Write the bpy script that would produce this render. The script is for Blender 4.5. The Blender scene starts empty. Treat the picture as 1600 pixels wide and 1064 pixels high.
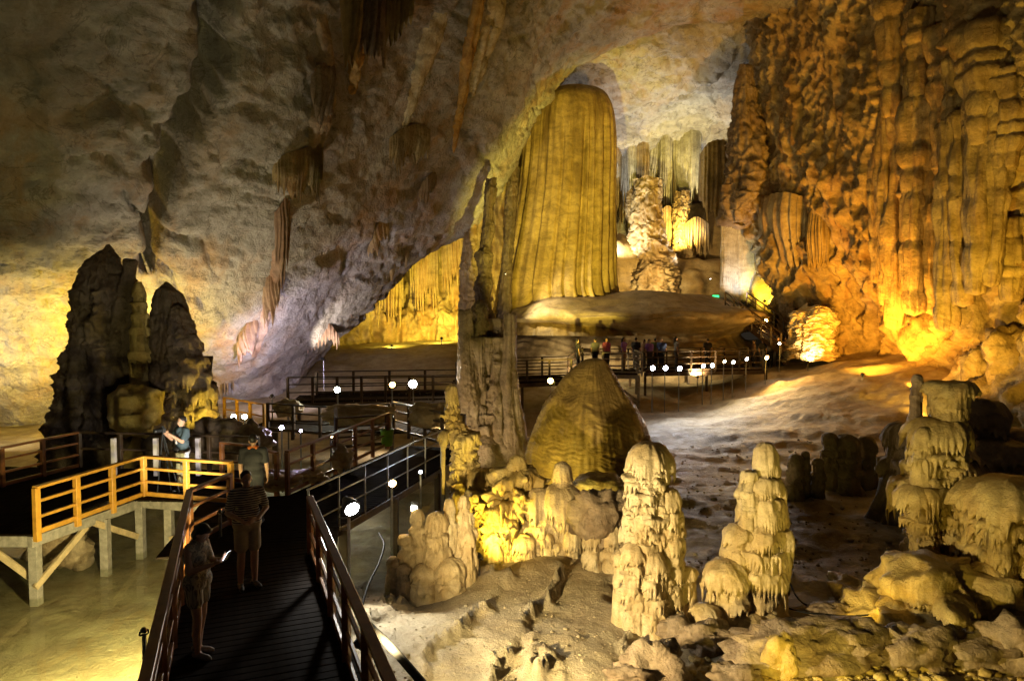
import bpy, bmesh, math, random
import numpy as np
from mathutils import Vector, Matrix

# ------------------------------------------------------------------ camera, world, exposure
S = bpy.context.scene
COL = S.collection
FPX, CX, CY, HY, CAMZ = 1100.0, 800.0, 532.0, 481.0, 4.1
TH = math.atan((CY - HY) / FPX)
cam_d = bpy.data.cameras.new('camera')
cam_d.lens = FPX / 1600.0 * 36.0
cam_d.sensor_width = 36.0
cam_d.clip_start = 0.1
cam_d.clip_end = 500.0
cam = bpy.data.objects.new('camera', cam_d)
cam.location = (0, 0, CAMZ)
cam.rotation_euler = (math.pi / 2 - TH, 0, 0)
COL.objects.link(cam)
S.camera = cam

world = bpy.data.worlds.new('World')
S.world = world
world.use_nodes = True
bg = world.node_tree.nodes['Background']
bg.inputs['Color'].default_value = (1.0, 0.79, 0.56, 1)
bg.inputs['Strength'].default_value = 0.021
S.view_settings.view_transform = 'Standard'
S.view_settings.look = 'None'
S.view_settings.exposure = -0.12
S.view_settings.gamma = 1.0
S.view_settings.use_curve_mapping = False
S.cycles.max_bounces = 6
S.cycles.diffuse_bounces = 3
S.cycles.glossy_bounces = 2
S.cycles.use_light_tree = True
S.cycles.sample_clamp_indirect = 3.0

rnd = random.Random(7)
cF = np.array([0, math.cos(TH), -math.sin(TH)])
cU = np.array([0, math.sin(TH), math.cos(TH)])
cR = np.array([1.0, 0, 0])
cC = np.array([0, 0, CAMZ])

def W(px, py, d):
    """point of the cave seen at photo pixel px, py at d metres along the view axis"""
    px, py, d = np.asarray(px, float), np.asarray(py, float), np.asarray(d, float)
    return cC + d[..., None] * (cF + ((px - CX) / FPX)[..., None] * cR + ((CY - py) / FPX)[..., None] * cU)

def G(px, py, z):
    """point on the level z under photo pixel px, py"""
    r = cF + (px - CX) / FPX * cR + (CY - py) / FPX * cU
    t = (z - CAMZ) / r[2]
    return cC + t * r

# ------------------------------------------------------------------ noise
def _hash(ix, iy, iz, seed):
    h = (ix.astype(np.uint32) * np.uint32(374761393)) ^ (iy.astype(np.uint32) * np.uint32(668265263)) ^ \
        (iz.astype(np.uint32) * np.uint32(2147483647)) ^ np.uint32((seed * 1274126177) & 0xffffffff)
    h = (h ^ (h >> np.uint32(13))) * np.uint32(1274126177)
    h = (h ^ (h >> np.uint32(16))) * np.uint32(2246822519)
    return h ^ (h >> np.uint32(15))
_GR = np.array([[1,1,0],[-1,1,0],[1,-1,0],[-1,-1,0],[1,0,1],[-1,0,1],[1,0,-1],[-1,0,-1],
                [0,1,1],[0,-1,1],[0,1,-1],[0,-1,-1],[1,1,0],[-1,1,0],[0,-1,1],[0,-1,-1]], np.float32)

def noise(p, seed=0):
    sh = p.shape[:-1]
    p = p.reshape(-1, 3).astype(np.float32)
    i = np.floor(p)
    f = p - i
    i = i.astype(np.int64) & 0xffffffff
    w = f * f * f * (f * (f * 6 - 15) + 10)
    out = np.zeros(len(p), np.float32)
    for dx in (0, 1):
        wx = w[:, 0] if dx else 1 - w[:, 0]
        for dy in (0, 1):
            wy = wx * (w[:, 1] if dy else 1 - w[:, 1])
            for dz in (0, 1):
                ww = wy * (w[:, 2] if dz else 1 - w[:, 2])
                g = _GR[_hash(i[:, 0] + dx, i[:, 1] + dy, i[:, 2] + dz, seed) & np.uint32(15)]
                out += ww * (g[:, 0] * (f[:, 0] - dx) + g[:, 1] * (f[:, 1] - dy) + g[:, 2] * (f[:, 2] - dz))
    return out.reshape(sh)

def fbm(p, octv=4, seed=0, gain=0.5, lac=2.03):
    a, s = 1.0, 0.0
    for k in range(octv):
        s = s + a * noise(p, seed + k)
        p = p * lac
        a *= gain
    return s

def ridged(p, octv=3, seed=0, gain=0.5):
    a, s = 1.0, 0.0
    for k in range(octv):
        s = s + a * (1 - 2 * np.abs(noise(p, seed + k)))
        p = p * 2.07
        a *= gain
    return s

def facets(p, seed=0, tilt=1.0):
    """broken rock: every cell of a jittered lattice is its own tilted face; returns height in cells"""
    sh = p.shape[:-1]
    p = p.reshape(-1, 3).astype(np.float32)
    i = np.floor(p).astype(np.int64)
    best = np.full(len(p), 9e9, np.float32)
    out = np.zeros(len(p), np.float32)
    for dx in (-1, 0, 1):
        for dy in (-1, 0, 1):
            for dz in (-1, 0, 1):
                c = (i + np.array([dx, dy, dz])) & 0xffffffff
                h = _hash(c[:, 0], c[:, 1], c[:, 2], seed)
                j = np.stack([h & np.uint32(1023), (h >> np.uint32(10)) & np.uint32(1023), (h >> np.uint32(20)) & np.uint32(1023)], -1).astype(np.float32) / 1023.0
                v = p - (i + np.array([dx, dy, dz]) + j)
                d = (v * v).sum(1)
                k = d < best
                best[k] = d[k]
                g = _GR[h[k] & np.uint32(15)]
                out[k] = (v[k] * g).sum(1) * tilt + (j[k, 0] - .5)
    return out.reshape(sh)

def billow(p, octv=2, seed=0):
    """rounded knobs with creases between them, about -1..1"""
    a, s = 1.0, 0.0
    for k in range(octv):
        s = s + a * (1 - 4 * np.abs(noise(p, seed + k)) ** 0.9 )
        p = p * 2.1
        a *= 0.45
    return s

def hash1(i, seed=0):
    i = np.asarray(i).astype(np.int64) & 0xffffffff
    z = np.zeros_like(i)
    return (_hash(i, z + 17, z + 5, seed) & np.uint32(0xffff)).astype(np.float32) / 65535.0

def sstep(a, b, x):
    t = np.clip((x - a) / (b - a), 0, 1)
    return t * t * (3 - 2 * t)

# ------------------------------------------------------------------ mesh helpers
def link_mesh(name, verts, faces, mat, parent=None, smooth=True, loc=None):
    me = bpy.data.meshes.new(name)
    verts = np.asarray(verts, np.float32).reshape(-1, 3)
    if loc is not None:
        verts = verts - np.asarray(loc, np.float32)
    faces = np.asarray(faces, np.int32)
    k = faces.shape[1]
    me.vertices.add(len(verts))
    me.vertices.foreach_set('co', verts.ravel())
    me.loops.add(faces.size)
    me.loops.foreach_set('vertex_index', faces.ravel())
    me.polygons.add(len(faces))
    me.polygons.foreach_set('loop_start', np.arange(0, faces.size, k, dtype=np.int32))
    me.polygons.foreach_set('loop_total', np.full(len(faces), k, np.int32))
    me.polygons.foreach_set('use_smooth', np.full(len(faces), smooth, bool))
    me.update(calc_edges=True)
    me.validate()
    if mat:
        me.materials.append(mat)
    ob = bpy.data.objects.new(name, me)
    if loc is not None:
        ob.location = loc
    if parent is not None:
        ob.parent = parent
    COL.objects.link(ob)
    return ob

def tag(o, label=None, cat=None, group=None, kind=None):
    if label: o['label'] = label
    if cat: o['category'] = cat
    if group: o['group'] = group
    if kind: o['kind'] = kind
    return o

def empty(name, loc, label, cat, group=None, rz=0.0):
    o = bpy.data.objects.new(name, None)
    o.empty_display_size = 0.2
    o.location = loc
    o.rotation_euler = (0, 0, rz)
    COL.objects.link(o)
    return tag(o, label, cat, group)

def grid_faces(n, m, wrap=False):
    """faces of an n x m vertex grid; wrap closes the m direction"""
    i = np.arange(n - 1)[:, None]
    j = np.arange(m if wrap else m - 1)[None, :]
    j2 = (j + 1) % m
    a = i * m + j
    b = i * m + j2
    c = (i + 1) * m + j2
    d = (i + 1) * m + j
    return np.stack([a, b, c, d], -1).reshape(-1, 4)

def catmull(P, t):
    """P (k, ...) control rows, t in 0..k-1 -> samples"""
    k = len(P)
    i = np.clip(np.floor(t).astype(int), 0, k - 2)
    f = (t - i).reshape((-1,) + (1,) * (P.ndim - 1))
    g = lambda q: P[np.clip(q, 0, k - 1)]
    p0, p1, p2, p3 = g(i - 1), g(i), g(i + 1), g(i + 2)
    p0 = np.where((i == 0).reshape(f.shape), 2 * p1 - p2, p0)
    p3 = np.where((i == k - 2).reshape(f.shape), 2 * p2 - p1, p3)
    return 0.5 * (2 * p1 + (p2 - p0) * f + (2 * p0 - 5 * p1 + 4 * p2 - p3) * f ** 2 + (3 * p1 - p0 - 3 * p2 + p3) * f ** 3)

def sheet_pts(ctrl, n, m):
    """ctrl (R, C, 3) -> smooth (n, m, 3) surface"""
    R, C = ctrl.shape[:2]
    a = catmull(ctrl, np.linspace(0, R - 1, n))
    b = catmull(np.swapaxes(a, 0, 1), np.linspace(0, C - 1, m))
    return np.swapaxes(b, 0, 1)

def normals(P, toward=None):
    du = np.gradient(P, axis=1)
    dv = np.gradient(P, axis=0)
    N = np.cross(du, dv)
    N /= np.linalg.norm(N, axis=-1, keepdims=True) + 1e-9
    if toward is not None:
        s = np.sign(((toward - P) * N).sum(-1, keepdims=True))
        s[s == 0] = 1
        if np.mean(s) < 0:
            N = -N
    return N

def bar_geo(p, q, w, h, up=(0, 0, 1), ch=0.006):
    """chamfered timber from p to q, w wide and h high"""
    p, q, up = np.array(p, float), np.array(q, float), np.array(up, float)
    a = q - p
    a /= np.linalg.norm(a)
    s = np.cross(a, up)
    if np.linalg.norm(s) < 1e-4:
        s = np.cross(a, np.array([0, 1.0, 0]))
    s /= np.linalg.norm(s)
    u = np.cross(s, a)
    w2, h2 = w / 2, h / 2
    ch = min(ch, w2 * .6, h2 * .6)
    sec = [(-w2 + ch, -h2), (w2 - ch, -h2), (w2, -h2 + ch), (w2, h2 - ch), (w2 - ch, h2), (-w2 + ch, h2), (-w2, h2 - ch), (-w2, -h2 + ch)]
    V = [p + s * x + u * y for x, y in sec] + [q + s * x + u * y for x, y in sec]
    F = [(i, (i + 1) % 8, 8 + (i + 1) % 8, 8 + i) for i in range(8)]
    F += [(0, 7, 6, 1), (1, 6, 5, 2), (2, 5, 4, 3), (8, 9, 14, 15), (9, 10, 13, 14), (10, 11, 12, 13)]
    return V, F

def bar(name, p, q, w, h, mat, parent=None, loc=None, up=(0, 0, 1)):
    V, F = bar_geo(p, q, w, h, up)
    return link_mesh(name, V, F, mat, parent, smooth=False, loc=loc)

def tube(name, pts, r, mat, parent=None, loc=None, n=8):
    pts = np.array(pts, float)
    k = max(2, len(pts) * 5)
    P = catmull(pts, np.linspace(0, len(pts) - 1, k))
    T = np.gradient(P, axis=0)
    T /= np.linalg.norm(T, axis=1, keepdims=True) + 1e-9
    ref = np.array([0.31, 0.2, 0.93])
    s = np.cross(T, ref); s /= np.linalg.norm(s, axis=1, keepdims=True) + 1e-9
    u = np.cross(s, T)
    a = np.linspace(0, 2 * math.pi, n, endpoint=False)
    r = np.broadcast_to(np.asarray(r, float), (k,)) if np.ndim(r) == 0 else np.interp(np.linspace(0, 1, k), np.linspace(0, 1, len(r)), r)
    V = P[:, None] + r[:, None, None] * (np.cos(a)[None, :, None] * s[:, None] + np.sin(a)[None, :, None] * u[:, None])
    return link_mesh(name, V, grid_faces(k, n, True), mat, parent, loc=loc)

# ------------------------------------------------------------------ materials
def nmat(name):
    m = bpy.data.materials.new(name)
    m.use_nodes = True
    return m, m.node_tree, m.node_tree.nodes['Principled BSDF']

def ramp(nt, src, stops):
    r = nt.nodes.new('ShaderNodeValToRGB')
    el = r.color_ramp.elements
    while len(el) < len(stops):
        el.new(0.5)
    for e, (p, c) in zip(el, stops):
        e.position = p
        e.color = (*c, 1) if len(c) == 3 else c
    nt.links.new(src, r.inputs['Fac'])
    return r.outputs['Color']

def ntex(nt, vec, scale, detail=5, rough=0.6, dist=0.0):
    t = nt.nodes.new('ShaderNodeTexNoise')
    t.inputs['Scale'].default_value = scale
    t.inputs['Detail'].default_value = detail
    t.inputs['Roughness'].default_value = rough
    t.inputs['Distortion'].default_value = dist
    nt.links.new(vec, t.inputs['Vector'])
    return t.outputs['Fac']

def mapping(nt, vec, scale=(1, 1, 1), rot=(0, 0, 0), loc=(0, 0, 0)):
    mp = nt.nodes.new('ShaderNodeMapping')
    mp.inputs['Scale'].default_value = scale
    mp.inputs['Rotation'].default_value = rot
    mp.inputs['Location'].default_value = loc
    nt.links.new(vec, mp.inputs['Vector'])
    return mp.outputs['Vector']

def mix(nt, fac, a, b, mode='MIX'):
    x = nt.nodes.new('ShaderNodeMix')
    x.data_type = 'RGBA'
    x.blend_type = mode
    for s, i in ((fac, 0), (a, 6), (b, 7)):
        if isinstance(s, (int, float)):
            x.inputs[i].default_value = s
        elif isinstance(s, tuple):
            x.inputs[i].default_value = (*s, 1)
        else:
            nt.links.new(s, x.inputs[i])
    return x.outputs[2]

def math_node(nt, op, a, b=None):
    x = nt.nodes.new('ShaderNodeMath')
    x.operation = op
    for s, i in ((a, 0), (b, 1)):
        if s is None: continue
        if isinstance(s, (int, float)): x.inputs[i].default_value = s
        else: nt.links.new(s, x.inputs[i])
    return x.outputs[0]

def rock(name, pale, mid, stain, sc=1.0, streak=0.5, stain_amt=0.5, rough=0.55, bump=0.5, fine=14.0, rot=(0, 0, 0), bands=0.0, dark=(0.05, 0.035, 0.02), dark_amt=0.35, bdist=0.04, medk=0.75, vein=0.0):
    """limestone: pale and mid patches, mineral stains running down, dark grime, fine relief"""
    m, nt, b = nmat(name)
    tc = nt.nodes.new('ShaderNodeTexCoord').outputs['Object']
    big = ntex(nt, mapping(nt, tc, rot=rot), 0.35 * sc, 6, 0.62, 0.6)
    col = mix(nt, ramp(nt, big, [(0.40, (0, 0, 0)), (0.58, (1, 1, 1))]), mid, pale)
    med = ntex(nt, mapping(nt, tc, (1.0, 1.0, 1.7), loc=(5, 5, 5)), 1.6 * sc, 7, 0.7, 0.8)
    col = mix(nt, medk, col, ramp(nt, med, [(0.34, (0.34, 0.30, 0.25)), (0.52, (0.85, 0.82, 0.78)), (0.66, (1.15, 1.12, 1.05))]), 'MULTIPLY')
    # streaks running down the face
    st = ntex(nt, mapping(nt, tc, (1.3 * sc, 1.3 * sc, 0.11 * sc)), 1.0, 5, 0.65, 0.2)
    patch = ntex(nt, tc, 0.22 * sc, 3, 0.5)
    stf = math_node(nt, 'MULTIPLY', ramp(nt, st, [(0.46, (0, 0, 0)), (0.64, (1, 1, 1))]), ramp(nt, patch, [(0.40, (0.15, 0.15, 0.15)), (0.6, (1, 1, 1))]))
    col = mix(nt, math_node(nt, 'MULTIPLY', stf, stain_amt), col, stain)
    st2 = ntex(nt, mapping(nt, tc, (2.6 * sc, 2.6 * sc, 0.25 * sc), loc=(7, 3, 1)), 1.0, 6, 0.7)
    col = mix(nt, math_node(nt, 'MULTIPLY', ramp(nt, st2, [(0.52, (0, 0, 0)), (0.72, (1, 1, 1))]), dark_amt * streak), col, dark)
    gr = ntex(nt, mapping(nt, tc, loc=(3, 9, 2)), 1.9 * sc, 8, 0.72, 0.4)
    col = mix(nt, math_node(nt, 'MULTIPLY', ramp(nt, gr, [(0.5, (0, 0, 0)), (0.7, (1, 1, 1))]), dark_amt), col, dark)
    sp = ntex(nt, tc, fine * 1.6, 4, 0.7)
    col = mix(nt, 0.35, col, ramp(nt, sp, [(0.3, (0.45, 0.42, 0.38)), (0.7, (1, 1, 1))]), 'MULTIPLY')
    if vein:
        vn = ntex(nt, mapping(nt, tc, (1, 1, 1.6), (0, .5, 0)), .9 * sc, 6, 0.6, 1.2)
        col = mix(nt, math_node(nt, 'MULTIPLY', ramp(nt, vn, [(.485, (0, 0, 0)), (.5, (1, 1, 1)), (.515, (0, 0, 0))]), vein), col, dark)
        wp = ntex(nt, mapping(nt, tc, (1.2, 1.2, .45), (0, .35, 0), (2, 8, 4)), .8 * sc, 8, 0.75, .5)
        col = mix(nt, math_node(nt, 'MULTIPLY', ramp(nt, wp, [(.56, (0, 0, 0)), (.62, (1, 1, 1))]), .6 * vein), col, pale)
    nt.links.new(col, b.inputs['Base Color'])
    rr = ramp(nt, gr, [(0.3, (rough - 0.15,) * 3), (0.7, (rough + 0.2,) * 3)])
    nt.links.new(rr, b.inputs['Roughness'])
    b.inputs['Specular IOR Level'].default_value = 0.4
    h1 = ntex(nt, tc, fine * 0.22, 8, 0.68, 0.2)
    h2 = ntex(nt, tc, fine, 5, 0.7)
    h3 = ntex(nt, mapping(nt, tc, (3.2 * sc, 3.2 * sc, 0.3 * sc)), 1.0, 5, 0.65)
    hh = math_node(nt, 'ADD', math_node(nt, 'MULTIPLY', h1, 1.5), math_node(nt, 'ADD', math_node(nt, 'MULTIPLY', h2, 0.35), math_node(nt, 'MULTIPLY', h3, streak)))
    if bands:
        wv = ntex(nt, mapping(nt, tc, (0.25, 0.25, 5.0)), 1.0, 4, 0.6)
        hh = math_node(nt, 'ADD', hh, math_node(nt, 'MULTIPLY', wv, bands))
    bp = nt.nodes.new('ShaderNodeBump')
    bp.inputs['Strength'].default_value = bump
    bp.inputs['Distance'].default_value = bdist
    nt.links.new(hh, bp.inputs['Height'])
    nt.links.new(bp.outputs['Normal'], b.inputs['Normal'])
    return m

def plain(name, c, rough=0.5, metal=0.0, var=0.25, scale=6.0, stretch=(1, 1, 1), bump=0.15, spec=0.4):
    m, nt, b = nmat(name)
    tc = nt.nodes.new('ShaderNodeTexCoord').outputs['Object']
    n = ntex(nt, mapping(nt, tc, stretch), scale, 6, 0.65)
    lo = tuple(max(0, x * (1 - var)) for x in c)
    hi = tuple(min(1, x * (1 + var)) for x in c)
    nt.links.new(ramp(nt, n, [(0.3, lo), (0.7, hi)]), b.inputs['Base Color'])
    b.inputs['Roughness'].default_value = rough
    b.inputs['Metallic'].default_value = metal
    b.inputs['Specular IOR Level'].default_value = spec
    bp = nt.nodes.new('ShaderNodeBump')
    bp.inputs['Strength'].default_value = bump
    bp.inputs['Distance'].default_value = 0.01
    nt.links.new(n, bp.inputs['Height'])
    nt.links.new(bp.outputs['Normal'], b.inputs['Normal'])
    return m

def emit(name, c, s):
    m, nt, b = nmat(name)
    b.inputs['Base Color'].default_value = (*c, 1)
    b.inputs['Emission Color'].default_value = (*c, 1)
    b.inputs['Emission Strength'].default_value = s
    return m

M = {}
M['wall_left'] = rock('grey_limestone_wall', (0.47, 0.45, 0.42), (0.31, 0.285, 0.25), (0.38, 0.20, 0.05), sc=0.5, streak=0.35, stain_amt=0.65, bump=1.0, fine=6, dark_amt=0.2, bdist=0.2, vein=.5, medk=.45)
M['wall_back'] = rock('grey_ceiling_limestone', (0.58, 0.57, 0.55), (0.37, 0.355, 0.335), (0.45, 0.27, 0.09), sc=0.4, streak=0.3, stain_amt=0.55, bump=1.0, fine=5, dark_amt=0.22, bdist=0.22, vein=.5, medk=.5)
M['wall_right'] = rock('ochre_flowstone_wall', (0.50, 0.39, 0.20), (0.33, 0.23, 0.095), (0.30, 0.13, 0.03), sc=0.6, streak=0.9, stain_amt=0.6, bump=1.0, fine=6, dark_amt=0.4, bdist=0.12)
M['recess'] = rock('yellow_curtain_wall', (0.50, 0.40, 0.22), (0.32, 0.22, 0.09), (0.35, 0.16, 0.04), sc=0.6, streak=0.8, stain_amt=0.5, bump=0.5, fine=6, dark_amt=0.4, bdist=0.1)
M['giant'] = rock('giant_flowstone', (0.52, 0.38, 0.15), (0.36, 0.25, 0.08), (0.12, 0.07, 0.022), sc=0.8, streak=1.2, stain_amt=0.9, bump=0.6, fine=7, bands=0.3, dark_amt=0.22, bdist=0.06)
M['mound'] = rock('tan_mound_flowstone', (0.48, 0.38, 0.24), (0.34, 0.25, 0.14), (0.22, 0.14, 0.06), sc=0.6, streak=0.3, stain_amt=0.3, bump=0.5, fine=8, bands=1.5, dark_amt=0.35, bdist=0.07)
M['cone'] = rock('cone_flowstone', (0.40, 0.27, 0.09), (0.28, 0.18, 0.055), (0.18, 0.09, 0.025), sc=1.4, streak=0.5, stain_amt=0.4, bump=0.55, fine=14, bands=1.2, dark_amt=0.25, bdist=0.04)
M['cream'] = rock('cream_calcite', (0.68, 0.56, 0.34), (0.50, 0.37, 0.18), (0.42, 0.24, 0.07), sc=2.2, streak=0.4, stain_amt=0.4, bump=0.9, fine=20, rough=0.45, medk=.4, dark_amt=0.13, bdist=0.045)
M['yellow'] = rock('yellow_calcite', (0.58, 0.45, 0.18), (0.42, 0.29, 0.08), (0.36, 0.19, 0.04), sc=2.2, streak=0.4, stain_amt=0.5, bump=1.0, fine=20, rough=0.45, medk=.5, dark_amt=0.2, bdist=0.05)
M['tanrock'] = rock('tan_speleothem', (0.42, 0.33, 0.22), (0.28, 0.20, 0.12), (0.22, 0.12, 0.05), sc=1.3, streak=0.7, stain_amt=0.45, bump=1.0, fine=12, dark_amt=0.3, bdist=0.07)
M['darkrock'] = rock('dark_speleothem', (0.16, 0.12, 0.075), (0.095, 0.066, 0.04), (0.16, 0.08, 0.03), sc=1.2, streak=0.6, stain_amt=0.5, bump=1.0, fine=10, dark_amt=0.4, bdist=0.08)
M['pinkrock'] = rock('pinkish_drapery', (0.44, 0.32, 0.23), (0.30, 0.18, 0.11), (0.28, 0.12, 0.05), sc=1.0, streak=0.9, stain_amt=0.5, bump=0.5, fine=9, dark_amt=0.3, bdist=0.05)
M['palecurtain'] = rock('pale_curtain', (0.62, 0.60, 0.50), (0.48, 0.45, 0.36), (0.25, 0.22, 0.15), sc=1.0, streak=1.0, stain_amt=0.6, bump=0.4, fine=9, dark_amt=0.2, bdist=0.05)
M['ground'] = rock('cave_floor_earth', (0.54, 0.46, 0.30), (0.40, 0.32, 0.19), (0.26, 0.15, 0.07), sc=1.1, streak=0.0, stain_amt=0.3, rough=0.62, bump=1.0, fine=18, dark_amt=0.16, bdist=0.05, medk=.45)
def add_dark_floor(m, centre, radii, col, amt):
    """a ragged dark patch on the floor: brown mud with shade painted in"""
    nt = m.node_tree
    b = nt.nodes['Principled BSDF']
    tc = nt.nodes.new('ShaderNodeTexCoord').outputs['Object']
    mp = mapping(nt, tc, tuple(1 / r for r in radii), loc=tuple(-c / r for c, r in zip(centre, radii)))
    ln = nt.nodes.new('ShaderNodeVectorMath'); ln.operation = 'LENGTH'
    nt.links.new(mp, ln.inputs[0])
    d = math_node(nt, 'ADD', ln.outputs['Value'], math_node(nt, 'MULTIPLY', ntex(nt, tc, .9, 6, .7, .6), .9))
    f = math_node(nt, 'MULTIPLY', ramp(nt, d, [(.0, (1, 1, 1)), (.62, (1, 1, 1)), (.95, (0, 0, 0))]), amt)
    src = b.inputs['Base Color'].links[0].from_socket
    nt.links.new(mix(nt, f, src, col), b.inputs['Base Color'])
add_dark_floor(M['ground'], (6.2, 17.0, -1.0), (7.5, 8.0, 9.0), (.085, .052, .026), .92)  # right floor: part brown mud, part shade painted into the colour
add_dark_floor(M['ground'], (-2.6, 13.4, -1.2), (2.6, 5.2, 9.0), (.09, .065, .042), .8)  # same mix of mud and painted shade below the second walkway
M['timber_y'] = plain('orange_varnished_timber', (0.60, 0.29, 0.04), 0.38, 0, 0.3, 5, (1, 1, 1), 0.2)
M['timber_b'] = plain('brown_varnished_timber', (0.20, 0.075, 0.025), 0.38, 0, 0.35, 5, (1, 1, 1), 0.2)
M['timber_d'] = plain('dark_timber', (0.055, 0.032, 0.018), 0.5, 0, 0.4, 5, (1, 1, 1), 0.25)
M['timber_g'] = plain('weathered_grey_timber', (0.30, 0.26, 0.22), 0.7, 0, 0.35, 8, (1, 1, 1), 0.4)
M['timber_n'] = plain('bare_new_timber', (0.52, 0.38, 0.22), 0.65, 0, 0.25, 8, (1, 1, 1), 0.3)
M['plank'] = plain('dark_deck_plank', (0.014, 0.009, 0.006), 0.95, 0, 0.5, 9, (1, 1, 1), 0.3, spec=0.04)
M['metal'] = plain('grey_metal', (0.22, 0.22, 0.22), 0.4, 0.8, 0.2, 12)
M['black'] = plain('black_housing', (0.02, 0.02, 0.02), 0.45, 0.2, 0.2, 12)
M['cable'] = plain('black_cable', (0.012, 0.011, 0.010), 0.8, 0, 0.2, 12, spec=.08)
M['white_d'] = plain('white_painted_post', (0.7, 0.62, 0.58), 0.6, 0, 0.15, 9)

# ------------------------------------------------------------------ the setting: floor, walls, ceiling
def ground_z(x, y):
    """level of the cave floor, metres relative to the near boardwalk deck"""
    x, y = np.asarray(x, float), np.asarray(y, float)
    z = -1.2 + 1.0 * sstep(28, 40, y) * sstep(-30, 2, x) + 0.25 * sstep(36, 46, y)
    z = z + 1.75 * sstep(37, 48, y) * sstep(2, -4, x)
    z = z + 2.2 * sstep(0.22, 0.62, x / np.maximum(y, 1)) * sstep(22, 34, y)
    z = z - 0.16 * sstep(-3.2, -4.2, x) * sstep(20, 18, y)
    z = z - 0.5 * sstep(11, 13.5, y) * sstep(21, 17, y) * np.exp(-((x + 1.9) / 1.4) ** 2)
    return z

def floor_detail(x, y):
    p = np.stack([x, y, np.zeros_like(x)], -1)
    z = 0.16 * fbm(p / 2.6, 3, 11) * sstep(5, 12, y) + 0.028 * fbm(p / 0.45, 4, 21)
    z = z * (1 - .75 * sstep(-3.5, -4.5, x) * sstep(19, 17, y))
    # rimstone dams in front of the stalagmites: basins that step down to the right
    msk = sstep(-3.4, -2.4, x) * sstep(3.6, 2.4, x) * sstep(16.5, 13, y)
    wob = np.stack([x, y, np.zeros_like(x) + 4], -1)
    s = (-0.80 * x + 0.22 * y) / 1.1 + 0.85 * noise(wob / 2.0, 31) + 0.30 * noise(wob / 0.6, 32) + 0.12 * noise(wob / 0.22, 33) + .03 * noise(wob / .07, 34)
    k = np.floor(s)
    t = s - k
    hk = 0.05 + 0.05 * hash1(k, 5)
    am = np.clip(noise(wob / 1.3, 35) * 1.8 + 0.45, 0, 1)
    dam = 0.115 * (k + sstep(0.86, 1.0, t)) + 2.3 * hk * am * np.exp(-(t / 0.06) ** 2) - 0.05 * t * am
    z = z + msk * (dam * 0.9 - 0.1) + msk * (.010 * facets(wob / .3 + .3 * noise(wob / .2, 36)[..., None], 37, .8) + .016 * fbm(wob / .09, 2, 38))
    # long rimstone terraces on the open floor at the right
    s2 = (y * 0.5 + 0.10 * x) + 1.3 * noise(p / 6.0, 41) + 0.5 * noise(p / 1.6, 42) + 0.2 * noise(p / .5, 43)
    k2 = np.floor(s2)
    t2 = s2 - k2
    m2 = sstep(1.5, 4, x) * sstep(15, 20, y)
    z = z + .55 * m2 * (0.12 * np.exp(-(t2 / 0.1) ** 2) * np.clip(noise(p / 4., 44) + 0.6, 0, 1.3) + 0.14 * sstep(0.8, 1, t2) - 0.14 * t2 + 0.06 * ridged(p / .9, 3, 45) + .05 * facets(p / np.array([.9, .6, 1]), 46, .9))
    return z

nR, nC = 440, 420
yy = 3.2 * (78 / 3.2) ** np.linspace(0, 1, nR)
tt = np.linspace(-1.15, 1.15, nC)
X = tt[None, :] * (yy[:, None] + 1.5)
Y = np.broadcast_to(yy[:, None], X.shape)
Z = ground_z(X, Y) + floor_detail(X, Y)
def gz(x, y):
    return float((ground_z(x, y) + floor_detail(np.array([x], float), np.array([y], float)))[0])
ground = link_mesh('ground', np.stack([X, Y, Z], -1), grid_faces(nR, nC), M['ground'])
tag(ground, 'uneven tan cave floor with rimstone ridges', kind='structure')

def spline1(xs, vals, x):
    return np.interp(x, xs, vals)

def wall_sheet(name, ctrl_px, n, m, disp, mat, label):
    P = sheet_pts(W(ctrl_px[..., 0], ctrl_px[..., 1], ctrl_px[..., 2]), n, m)
    N = normals(P, cC)
    P = disp(P, N)
    o = link_mesh(name, P, grid_faces(n, m), mat)
    return tag(o, label, kind='structure'), P

# --- the long leaning wall that becomes the roof on the left
lx = np.array([-520, -250, 0, 150, 300, 420, 520, 620, 740, 800, 835, 900, 1000, 1100, 1230, 1330], float)
le = np.interp(lx, [-520, 0, 300, 420, 520, 620, 740, 800, 835, 900, 1000, 1100, 1230, 1330], [690, 690, 665, 640, 548, 442, 350, 268, 168, 92, 52, 40, 30, 10])
ld = np.interp(lx, [-520, 0, 150, 300, 420, 520, 620, 740, 800, 835, 900, 1000, 1100, 1230, 1330], [28, 33, 35, 38, 40, 41, 41.5, 42.5, 42.5, 42, 42, 42, 42, 40, 38])
lt = np.interp(lx, [-520, 0, 400, 800, 1000, 1330], [14, 15, 18, 24, 27, 29])
rows = []
for v in (0, .2, .4, .6, .8, 1.0):
    rows.append(np.stack([lx, -380 + (le + 380) * v, 1 / ((1 - v) / lt + v / ld)], -1))
rows.append(np.stack([lx, le - 14, ld + 2.5], -1))
rows.append(np.stack([lx, le - 70, ld + 8], -1))
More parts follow.
